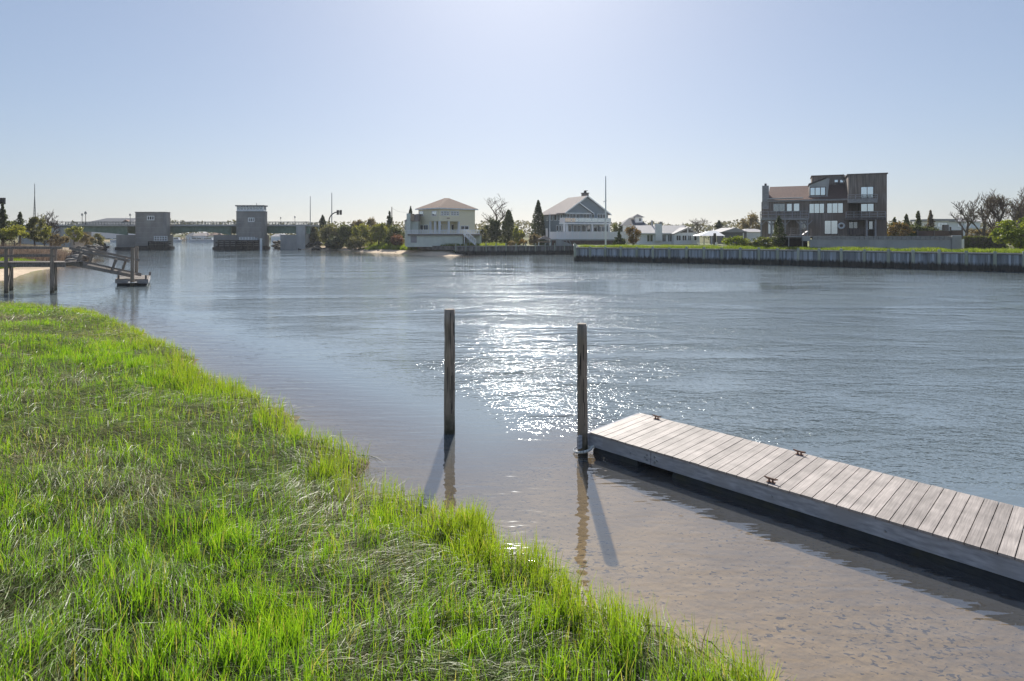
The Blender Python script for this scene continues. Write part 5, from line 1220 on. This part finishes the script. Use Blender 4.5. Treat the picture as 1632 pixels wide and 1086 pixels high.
# ---- brown wooden house
def q7(zx, zy): return 1180 + zx * .16571, 260 + zy * .16571
A4, B4 = (GX(1294, 82.5), 82.5), (GX(1413, 78.8), 78.8); t4 = Fac(A4, B4); F4 = Fac(t4.w(t4.uz(1213, 372)[0], 0).to_2d(), B4)
h4 = thing('wooden_house', 'large weathered brown wooden house with balconies and sloping roofs', 'house', (GX(1315, 84), 84, 3.4))
z4 = 3.2; dep4 = 9.0
U4 = lambda x, y=372, o=0: F4.off(o).uz(x, y)
uT0, zT = U4(1352, 279.6); uT1, zT1 = U4(1413.5, 276.8); ue = U4(1213.5)[0]; _, zE = U4(1280, 321); uS = U4(1294)[0]
rec0, rec1 = U4(1351)[0], U4(1372)[0]; zR0, zR1 = U4(1360, 337)[1], U4(1360, 322.5)[1]
low0, low1 = U4(1350.5)[0], U4(1397)[0]; zl1 = U4(1370, 350.5)[1]
b = MB()      # tower: upper part, a recess on the middle floor, a recess on the ground floor
F4.box(b, uT0, uT1, zR1, zT, -dep4, 0); F4.box(b, rec1, uT1, zl1 - .002, zR1 - .002, -dep4, 0); F4.box(b, uT0, rec1 - .002, zl1 - .002, zR1 - .002, -dep4, -1.8)
F4.box(b, low1, uT1, z4, zl1 - .004, -dep4, 0); F4.box(b, uT0, low1 - .002, z4, zl1 - .004, -dep4, -2.2); b.build('tower_wall', M['cedar'], h4)
b = MB(); F4.box(b, uT0 - .15, uT1 + .12, zT + .002, zT + .16, -dep4 - .1, .12); b.build('tower_coping', M['cedardark'], h4)
# main wall
b = MB(); F4.box(b, ue, uT0 - .003, z4, zE, -dep4, -.001); b.build('wall', M['cedar'], h4)
# upper strip wall set back
so = -4.4; uu0, zz0 = U4(1294, 281.5, so); uu1, _ = U4(1352, 281, so); _, zs = U4(1320, 296, so)
b = MB(); F4.box(b, uu0, uT0 - .003, zE + .01, zz0, -dep4, so); b.build('upper_wall', M['cedar'], h4)
b = MB(); F4.box(b, uu0 - .1, uT0 - .155, zz0 + .002, zz0 + .12, -dep4, so + .12); b.build('upper_coping', M['cedardark'], h4)
for x0, x1, c in ((1329.5, 1336, 1), (1338.5, 1350.5, 2)): window(F4.off(so), h4, x0, 286.5, x1, 291.2, c, 1, 'cedarlight', 'skyglass', .06)
# roofs
def slab(name, pts, mt, t=.18):
    b = MB(); n_ = len(pts); b.prism([p - Vector((0, 0, t)) for p in pts], (0, 0, t)); return b.build(name, mt, h4)
uL = U4(1290)[0]; _, zrg = U4(1256, 297.3, so)
slab('roof', [F4.w(ue + .8, zE + .22, .35), F4.w(uS + .9, zE + .22, .35), F4.w(uS + .6, zrg, so), F4.w(ue + 1.0, zrg, so)], M['redroof'])
slab('roof', [F4.w(ue + .6, zE + .2, -dep4 - .3), F4.w(uu0 - .003, zE + .2, -dep4 - .3), F4.w(uu0 - .003, zrg, so - .003), F4.w(ue + 1.0, zrg, so - .003)], M['redroof'])
slab('roof', [F4.w(uS + .903, zE + .22, .352), F4.w(uT0 - .05, zE + .22, .352), F4.w(uT0 - .05, zs + .1, so + .0), F4.w(uS + .603, zs + .1, so)], M['darkroof'])
b = MB(); b.prism([F4.w(ue + 1.0, zE + .02, .2), F4.w(ue + 1.0, zrg - .2, so), F4.w(ue + 1.0, zE + .02, -dep4)], F4.e.to_3d() * .15); b.build('gable_end', M['cedar'], h4)
b = MB(); F4.box(b, ue + .1, uT0 - .05, zE + .003, zE + .2, .0, .36); b.build('eave_board', M['cedarlight'], h4)
# chimney
c0, zc0 = U4(1214.5, 296, .5); c1, _ = U4(1224.8, 296, .5); b = MB(); F4.box(b, c0, c1, zE - 1.0, zc0, -1.6, .1); ch = b.build('chimney', M['cedarlight'], h4)
b = MB(); p = F4.w((c0 + c1) / 2, zc0 + .002, -.7); b.tube([p, p + Vector((0, 0, .35))], .16, 8); b.build('flue', M['darkmetal'], ch)
# awning roller on the left roof edge
a0, az = U4(1223, 317.5, .55); a1, _ = U4(1279.5, 315.5, .55); b = MB(); b.tube([F4.w(a0, az, .6), F4.w(a1, az + .05, .6)], .09, 8); b.build('awning_roller', M['paleconcrete'], h4)
# dormer
do = -.6; FD = F4.off(do)
pts = [FD.uz(*q7(662, 322)), FD.uz(*q7(838, 318)), FD.uz(*q7(858, 150)), FD.uz(*q7(835, 147)), FD.uz(*q7(664, 212))]
b = MB(); b.prism([FD.w(u, z, 0) for u, z in pts], -F4.n.to_3d() * 3.6); dm = b.build('dormer', M['paleconcrete'], h4)
b = MB(); p, q = FD.uz(*q7(655, 209)), FD.uz(*q7(836, 140)); v4 = [FD.w(*p, .2), FD.w(*q, .2), FD.w(*q, -3.9), FD.w(*p, -3.9)]; b.hexa([v + Vector((0, 0, .004)) for v in v4] + [v + Vector((0, 0, .13)) for v in v4]); b.build('dormer_roof', M['cedardark'], dm)
x0, y0 = q7(667, 233); x1, y1 = q7(822, 314); window(FD, h4, x0, y0, x1, y1, 3, 1, 'cedardark', 'skyglass', .10)
b = MB(); uA_, zA_ = FD.uz(*q7(655, 330)); uB_, _ = FD.uz(*q7(842, 330)); FD.box(b, uA_, uB_, zA_, zA_ + .14, -.4, .15); b.build('dormer_sill', M['cedarlight'], h4)
# windows
for zx0, zy0, zx1, zy1, c, gm in ((314, 392, 430, 468, 2, 'glass'), (444, 390, 498, 468, 1, 'skyglass'), (510, 388, 570, 468, 1, 'skyglass'), (660, 390, 810, 485, 3, 'skyglass'), (830, 386, 990, 484, 3, 'skyglass'),
                                  (264, 556, 322, 684, 1, 'skyglass'), (560, 556, 648, 640, 2, 'glass'), (806, 552, 938, 686, 2, 'skyglass'), (1156, 228, 1282, 342, 2, 'skyglass')):
    x0, y0 = q7(zx0, zy0); x1, y1 = q7(zx1, zy1); window(F4, h4, x0, y0, x1, y1, c, 1, 'cedardark' if zx0 > 560 else 'cedarlight', gm, .07)
x0, y0 = q7(1156, 390); x1, y1 = q7(1286, 468); window(F4, h4, x0, y0, x1, y1, 2, 1, 'cedardark', 'skyglass', .07)
x0, y0 = q7(1040, 565); x1, y1 = q7(1130, 640); window(F4.off(-2.2), h4, x0, y0, x1, y1, 2, 1, 'cedardark', 'glass', .07)
x0, y0 = q7(1222, 558); x1, y1 = q7(1290, 640); window(F4.off(-2.2), h4, x0, y0, x1, y1, 2, 1, 'white', 'skyglass', .07)
# balconies
def balc(zx0, zx1, zt_, zb_, zrail, o, mt, lab, nb=5, post=False):
    Fo = F4.off(o); x0, y0 = q7(zx0, zt_); x1, y1 = q7(zx1, zb_); u0, z1 = Fo.uz(x0, y0); u1, z0 = Fo.uz(x1, y1)
    b = MB(); F4.box(b, u0, u1, z0, z1, .01, o); b.build('balcony', M[mt], h4)
    xr, yr_ = q7(zx0, zrail); railing(F4, h4, x0, x1, yr_, y0, o - .08, 'cedarlight', nb, 2, .09, name='railing')
    b = MB(); _, zr_ = F4.off(o - .08).uz(xr, yr_)
    for u in (u0 + .04, u1 - .04): F4.box(b, u - .04, u + .04, zr_ - .07, zr_, .02, o - .14); F4.box(b, u - .03, u + .03, (z1 + zr_) / 2 - .05, (z1 + zr_) / 2 + .05, .02, o - .14)
    b.build('side_railing', M['cedar'], h4)
    return u0, u1, z0
balc(1037, 1318, 353, 380, 305, 1.4, 'cedarlight', '', 4)
u0, u1, zz = balc(1017, 1396, 528, 545, 468, 1.8, 'cedardark', '', 5)
for zx in (1215, 1300): 
    u = F4.off(1.6).uz(*q7(zx, 600))[0]; b = MB(); F4.box(b, u - .1, u + .1, z4 + .2, zz - .003, 1.5, 1.7); b.build('post', M['cedarlight'], h4)
b = MB(); x0, y0 = q7(1025, 628); x1, y1 = q7(1205, 636); F4.pbox(b, x0, y0, x1, y1, .4, .5); F4.pbox(b, x0, y1, x1, q7(0, 690)[1], .42, .46); b.build('low_screen', M['cedardark'], h4)
u0, u1, zz = balc(192, 658, 532, 546, 466, 2.0, 'cedarlight', '', 6)
for zx in (200, 296, 430, 580, 645):
    u = F4.off(1.8).uz(*q7(zx, 600))[0]; b = MB(); F4.box(b, u - .1, u + .1, z4 + .01, zz - .003, 1.7, 1.9)
    for sg in (-1, 1): b.beam(F4.w(u, zz - .75, 1.8), F4.w(u + sg * .6, zz - .06, 1.8), .07, .12)
    b.build('post', M['cedarlight'], h4)
# patio chair like dark shapes are left out; window in the right balcony door stays
lr = MB(); uo, zo = F4.uz(*q7(971, 605)); rr = []
V = []; Fq_ = []
for i in range(24):
    a = i / 24 * 2 * math.pi
    for j in range(8):
        c = j / 8 * 2 * math.pi; r_ = .33 + .12 * math.cos(c); V.append(F4.w(uo + r_ * math.cos(a), zo + r_ * math.sin(a), .125 + .12 * math.sin(c)))
for i in range(24):
    for j in range(8): Fq_.append((i * 8 + j, ((i + 1) % 24) * 8 + j, ((i + 1) % 24) * 8 + (j + 1) % 8, i * 8 + (j + 1) % 8))
lr.add(V, Fq_); tag(lr.build('life_ring', M['white'], smooth=True), 'white life ring hung on the brown wooden house wall', 'life ring')
# terrace: concrete wall with timber edge, deck
Dw = 72.3; Ft4 = Fac((GX(1291, 74.2), 74.2), (GX(1531, 70.4), 70.4)); tw = thing('terrace_wall', 'long pale concrete terrace wall with a grey timber edge', 'terrace', (GX(1410, Dw), Dw, 1.7))
b = MB(); u0, zt_ = Ft4.uz(1291, 382); u1, _ = Ft4.uz(1531, 383); Ft4.box(b, u0, u1, 1.4, zt_, -.4, 0); b.build('concrete_wall', M['paleconcrete'], tw)
b = MB()
for xx in np.linspace(1295, 1512, 30):
    Ft4.pbox(b, xx + .15, 377.6, xx + 7.1, 382.2, -.3, .07 + .02 * (int(xx) % 2))
Ft4.pbox(b, 1291, 376.4, 1515, 377.5, -.6, .14); b.build('timber_edge', M['cedarlight'], tw)
b = MB(); _, zt2 = Ft4.uz(1291, 377.5); Ft4.box(b, u0 - 3.6, u1 - .6, zt2 - .2, zt2 - .02, -6.6, -.61); b.build('deck', M['pierwood'], tw)
b = MB(); Ft4.pbox(b, 1516, 376.2, 1531, 397, -.6, .25); b.build('end_pier', M['paleconcrete'], tw)
b = MB(); Ft4.pbox(b, 1279, 377, 1291, 384.5, -.6, .1); b.build('step_block', M['paleconcrete'], tw)
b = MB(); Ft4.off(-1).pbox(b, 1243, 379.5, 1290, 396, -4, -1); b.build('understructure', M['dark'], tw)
b = MB(); Ft4.off(-.5).pbox(b, 1242, 376.6, 1290, 378.4, -4, .1)
for xx in (1257, 1279): Ft4.off(-.5).pbox(b, xx - .7, 378.4, xx + .7, 396, -.1, .08)
b.build('lower_deck', M['cedarlight'], tw)
railing(Ft4.off(-.4), tw, 1250, 1293, 363.5, 376.5, 0, 'cedar', 4, 3, .06)
lo = MB(); p = Ft4.off(-.9); uL_, zL_ = p.uz(1274, 374.5)
lo = thing('sun_lounger', 'pale sun lounger behind the deck railing of the brown house', 'lounger', p.w(uL_, zL_ - .4))
b = MB(); b.hexa([p.w(uL_ - 1.0, zL_ - .05, -.3), p.w(uL_ + .5, zL_ - .05, -.3), p.w(uL_ + .5, zL_ - .05, -.9), p.w(uL_ - 1, zL_ - .05, -.9), p.w(uL_ - 1.0, zL_ + .03, -.3), p.w(uL_ + .5, zL_ + .03, -.3), p.w(uL_ + .5, zL_ + .03, -.9), p.w(uL_ - 1, zL_ + .03, -.9)]); b.build('seat', M['offwhite'], lo)
b = MB(); b.beam(p.w(uL_ + .5, zL_, -.6), p.w(uL_ + 1.05, zL_ + .45, -.6), .6, .07); b.build('backrest', M['offwhite'], lo)
for uu in (-.9, .4):
    for o in (-.35, -.85): b = MB(); b.beam(p.w(uL_ + uu, zL_ - .052, o), p.w(uL_ + uu, zL_ - .42, o), .05, .05); b.build('leg', M['steel'], lo)
# dark fence at the right end of the terrace
df = thing('dark_fence', 'low dark panel fence at the right end of the terrace', 'fence', (GX(1496, 77), 77, 3.3)); Fdf = Fac((GX(1460, 77), 77), (GX(1535, 77), 77))
b = MB(); Fdf.pbox(b, 1462, 368.3, 1514.5, 377, -.05, 0); Fdf.pbox(b, 1515.5, 367.3, 1530, 375.5, -.05, .3); b.build('panel', M['darkroof'], df)
b = MB()
for xx, yt in ((1462.5, 366), (1489, 367), (1515, 362), (1534, 362.5)): Fdf.pbox(b, xx - .7, yt, xx + .7, 379, -.12, .06)
b.build('post', M['cedardark'], df)
b = MB(); X_ = GX(1509, 79); b.bb(X_ - .28, X_ + .28, 79, 79.5, 2.5, GZ(358.5, 79)); tag(b.build('chimney_block', M['brick']), 'short square stone pillar behind the dark terrace fence', 'pillar')
b = MB(); X_ = GX(1627, 67); b.bb(X_ - .26, X_ + .7, 67, 67.6, 1.7, GZ(385, 67)); b.bb(X_ - .3, X_ + .74, 66.96, 67.64, GZ(385, 67) + .002, GZ(385, 67) + .06); tag(b.build('utility_box', M['greyroof']), 'grey utility box at the right edge by the round bush', 'utility box')
b = MB(); X_ = GX(1536, 73); b.bb(X_ - .05, X_ + .05, 73, 73.1, 1.7, GZ(381, 73)); b.bb(X_ - .5, X_ - .05, 73.02, 73.07, 2.0, GZ(382, 73)); tag(b.build('garden_gate', M['white']), 'small pale gate post between the terrace wall and hedge', 'gate')
# distant pale house at the right
dh = thing('pale_house', 'pale blue white house with a low wavy roof behind the terrace', 'house', (GX(1526, 150), 152, 1.6)); Fp = Fac((GX(1486, 150), 150), (GX(1570, 150), 150))
b = MB(); Fp.pbox(b, 1490, 353, 1562, 385, -8, 0); b.build('wall', M['white'], dh)
b = MB(); Fp.pbox(b, 1486, 349.2, 1521, 352.5, -8.4, .6); roof_slab(Fp, b, 1512, 353, 1545, 347.5, 1528, 1545, .5, -3); roof_slab(Fp, b, 1545.1, 353, 1572, 351, 1545.1, 1572, .5, -3); b.build('roof', M['greyroof'], dh)
for x0, x1 in ((1494, 1510), (1526, 1536), (1538, 1548)): window(Fp, dh, x0, 355, x1, 362.5, 3, 1, 'white', 'skyglass', .12)
b = MB(); Fp.pbox(b, 1538, 363, 1566, 364.2, .3, 1.2); b.build('balcony', M['white'], dh)

# ---- distant buildings and boats beyond the bridge
sh, Fs = shed('large hipped grey roofed building behind the left bridge span', 125, 204, 358, 380, 160, 347, 185, 'offwhite', 'slateroof', 14, 'hall', (146, 196))
for i in range(6): window(Fs, sh, 132 + i * 11.5, 360, 138 + i * 11.5, 365, 2, 1, 'white', 'darkglass', .15)
shed('small red roofed house just left of the plain bridge tower', 196, 206, 354.5, 372, 201, 350.5, 188, 'tanroof', 'redroof', 6, 'house')
R = random.Random(12)
hl = [('white house with a grey roof on the far shore under the left bridge span', 176, 192, 377, 371.5, 'white', 'greyroof'), ('low grey waterfront building under the left bridge span', 152, 174, 378, 373, 'slateroof', 'greyroof'),
      ('pale house among the far trees left of centre under the main span', 296, 306, 376.5, 371, 'white', 'slateroof'), ('long white far house in the middle of the main span', 308, 328, 376, 371.2, 'offwhite', 'tanroof'), ('tan far house on the wooded shore under the main span', 332, 345, 375.5, 371, 'cream', 'brownroof'),
      ('far house seen through the right bridge span', 432, 452, 377, 373, 'white', 'greyroof')]
for lab, x0, x1, ye, yr_, wm, rm in hl: shed(lab, x0, x1, ye, 385, (x0 + x1) / 2, yr_, 296, wm, rm, 8, 'house', (x0 + 3, x1 - 3))
bl = [(282, 'small white motor boat moored left of the far jetty'), (311, 'white cabin boat with a blue cover on the far shore'), (319, 'second pale cabin boat moored on the far shore'), (333, 'broad white houseboat near the right bridge tower'), (186, 'pale boat moored under the left bridge span')]
for x, lab in bl:
    D = 262; X_ = GX(x, D); rt = thing('motor_boat', lab, 'boat', (X_, D, 0), 'boats moored beyond the bridge'); w_ = 5.0 if x != 333 else 8
    b = MB(); b.add([(X_ - w_ / 2, D - .9, .9), (X_ + w_ / 2 * .7, D - .9, .9), (X_ + w_ / 2, D, 1.15), (X_ + w_ / 2 * .7, D + .9, .9), (X_ - w_ / 2, D + .9, .9), (X_ - w_ / 2 * .9, D - .7, -.2), (X_ + w_ / 2 * .6, D - .5, -.2), (X_ + w_ / 2 * .6, D + .5, -.2), (X_ - w_ / 2 * .9, D + .7, -.2)],
                    [(0, 1, 2, 3, 4), (8, 7, 6, 5), (0, 5, 6, 1), (1, 6, 2), (2, 6, 7), (2, 7, 3), (3, 7, 8, 4), (4, 8, 5, 0)]); b.build('hull', M['tarp'], rt)
    b = MB(); b.bb(X_ - w_ * .25, X_ + w_ * .2, D - .7, D + .7, 1.0, 1.9); cb_ = b.build('cabin', M['white'], rt)
    b = MB(); b.bb(X_ - w_ * .22, X_ + w_ * .17, D - .72, D - .702, 1.3, 1.75); b.build('cabin_window', M['darkglass'], cb_)
    b = MB(); b.bb(X_ - w_ * .3, X_ + w_ * .24, D - .8, D + .8, 1.95, 2.05)
    b.build('canopy', M['slateroof'] if x == 311 else M['white'], rt)
jt = thing('far_jetty', 'long low dark jetty along the far shore', 'jetty', (GX(300, 266), 266, 0)); b = MB(); b.bb(GX(262, 266), GX(350, 266), 265, 267, .7, .95); b.build('deck', M['pierwood'], jt)
b = MB()
for xx in np.linspace(GX(262, 266), GX(350, 266), 22): b.tube([(xx, 264.9, -1), (xx, 264.9, 2.0)], .16, 6)
b.build('pile', M['pile'], jt)

# ------------------------------------------------------------------ sky, sun, camera
SUN_EL, SUN_AZ = math.radians(34.5), math.radians(.7)
w = bpy.data.worlds.new('World'); SC.world = w; w.use_nodes = True; nt = w.node_tree; bg = nt.nodes['Background']
sky = nt.nodes.new('ShaderNodeTexSky'); sky.sky_type = 'NISHITA'; sky.sun_disc = False; sky.sun_elevation = SUN_EL; sky.sun_rotation = SUN_AZ
sky.altitude = 0; sky.air_density = 1.0; sky.dust_density = .9; sky.ozone_density = 2.6
vm = nt.nodes.new('ShaderNodeVectorMath'); vm.operation = 'MULTIPLY'; vm.inputs[1].default_value = (.091, .104, .133); nt.links.new(sky.outputs[0], vm.inputs[0])
gm = nt.nodes.new('ShaderNodeGamma'); gm.inputs[1].default_value = .56; nt.links.new(vm.outputs[0], gm.inputs[0])
vs = nt.nodes.new('ShaderNodeVectorMath'); vs.operation = 'SCALE'; vs.inputs[3].default_value = 3.35; nt.links.new(gm.outputs[0], vs.inputs[0])
nt.links.new(vs.outputs[0], bg.inputs[0]); bg.inputs[1].default_value = .14
sd = bpy.data.lights.new('sun', 'SUN'); sd.energy = 4.6; sd.angle = math.radians(.53); sd.color = (1, .95, .86)
so_ = bpy.data.objects.new('sun', sd); COL.objects.link(so_)
dv = Vector((math.sin(SUN_AZ) * math.cos(SUN_EL), math.cos(SUN_AZ) * math.cos(SUN_EL), math.sin(SUN_EL)))
so_.rotation_euler = dv.to_track_quat('Z', 'Y').to_euler(); so_.location = (0, 100, 120)
cam = bpy.data.cameras.new('camera'); co = bpy.data.objects.new('camera', cam); COL.objects.link(co); SC.camera = co
cam.sensor_width = 36; cam.lens = 36 * F / 1632; cam.shift_y = -(543 - HY) / 1632; cam.clip_start = .05; cam.clip_end = 6000
co.location = (0, 0, H); co.rotation_euler = (math.pi / 2, 0, 0)
SC.view_settings.view_transform = 'Standard'; SC.view_settings.look = 'None'; SC.view_settings.exposure = EXPO; SC.view_settings.gamma = 1
SC.cycles.use_denoising = DENOISE
SC.cycles.max_bounces = 8; SC.cycles.transparent_max_bounces = 12; SC.cycles.caustics_reflective = False; SC.cycles.caustics_refractive = False
SC.cycles.sample_clamp_indirect = 4; SC.cycles.sample_clamp_direct = 45

if HAZE > 0:
    hm, nt_, out_, N_, L_ = nodes('haze_air')
    pv = N_('ShaderNodeVolumePrincipled'); pv.inputs['Color'].default_value = (.88, .93, 1, 1); pv.inputs['Density'].default_value = HAZE; pv.inputs['Anisotropy'].default_value = .35
    L_(pv, 0, out_, 'Volume')
    b = MB(); b.bb(-1650, 1650, -40, 2950, -3.2, 24); o = b.build('haze', hm); tag(o, 'thin pale haze in the air over the river', 'haze', kind='stuff')
    SC.cycles.volume_max_steps = 64; SC.cycles.volume_bounces = 0
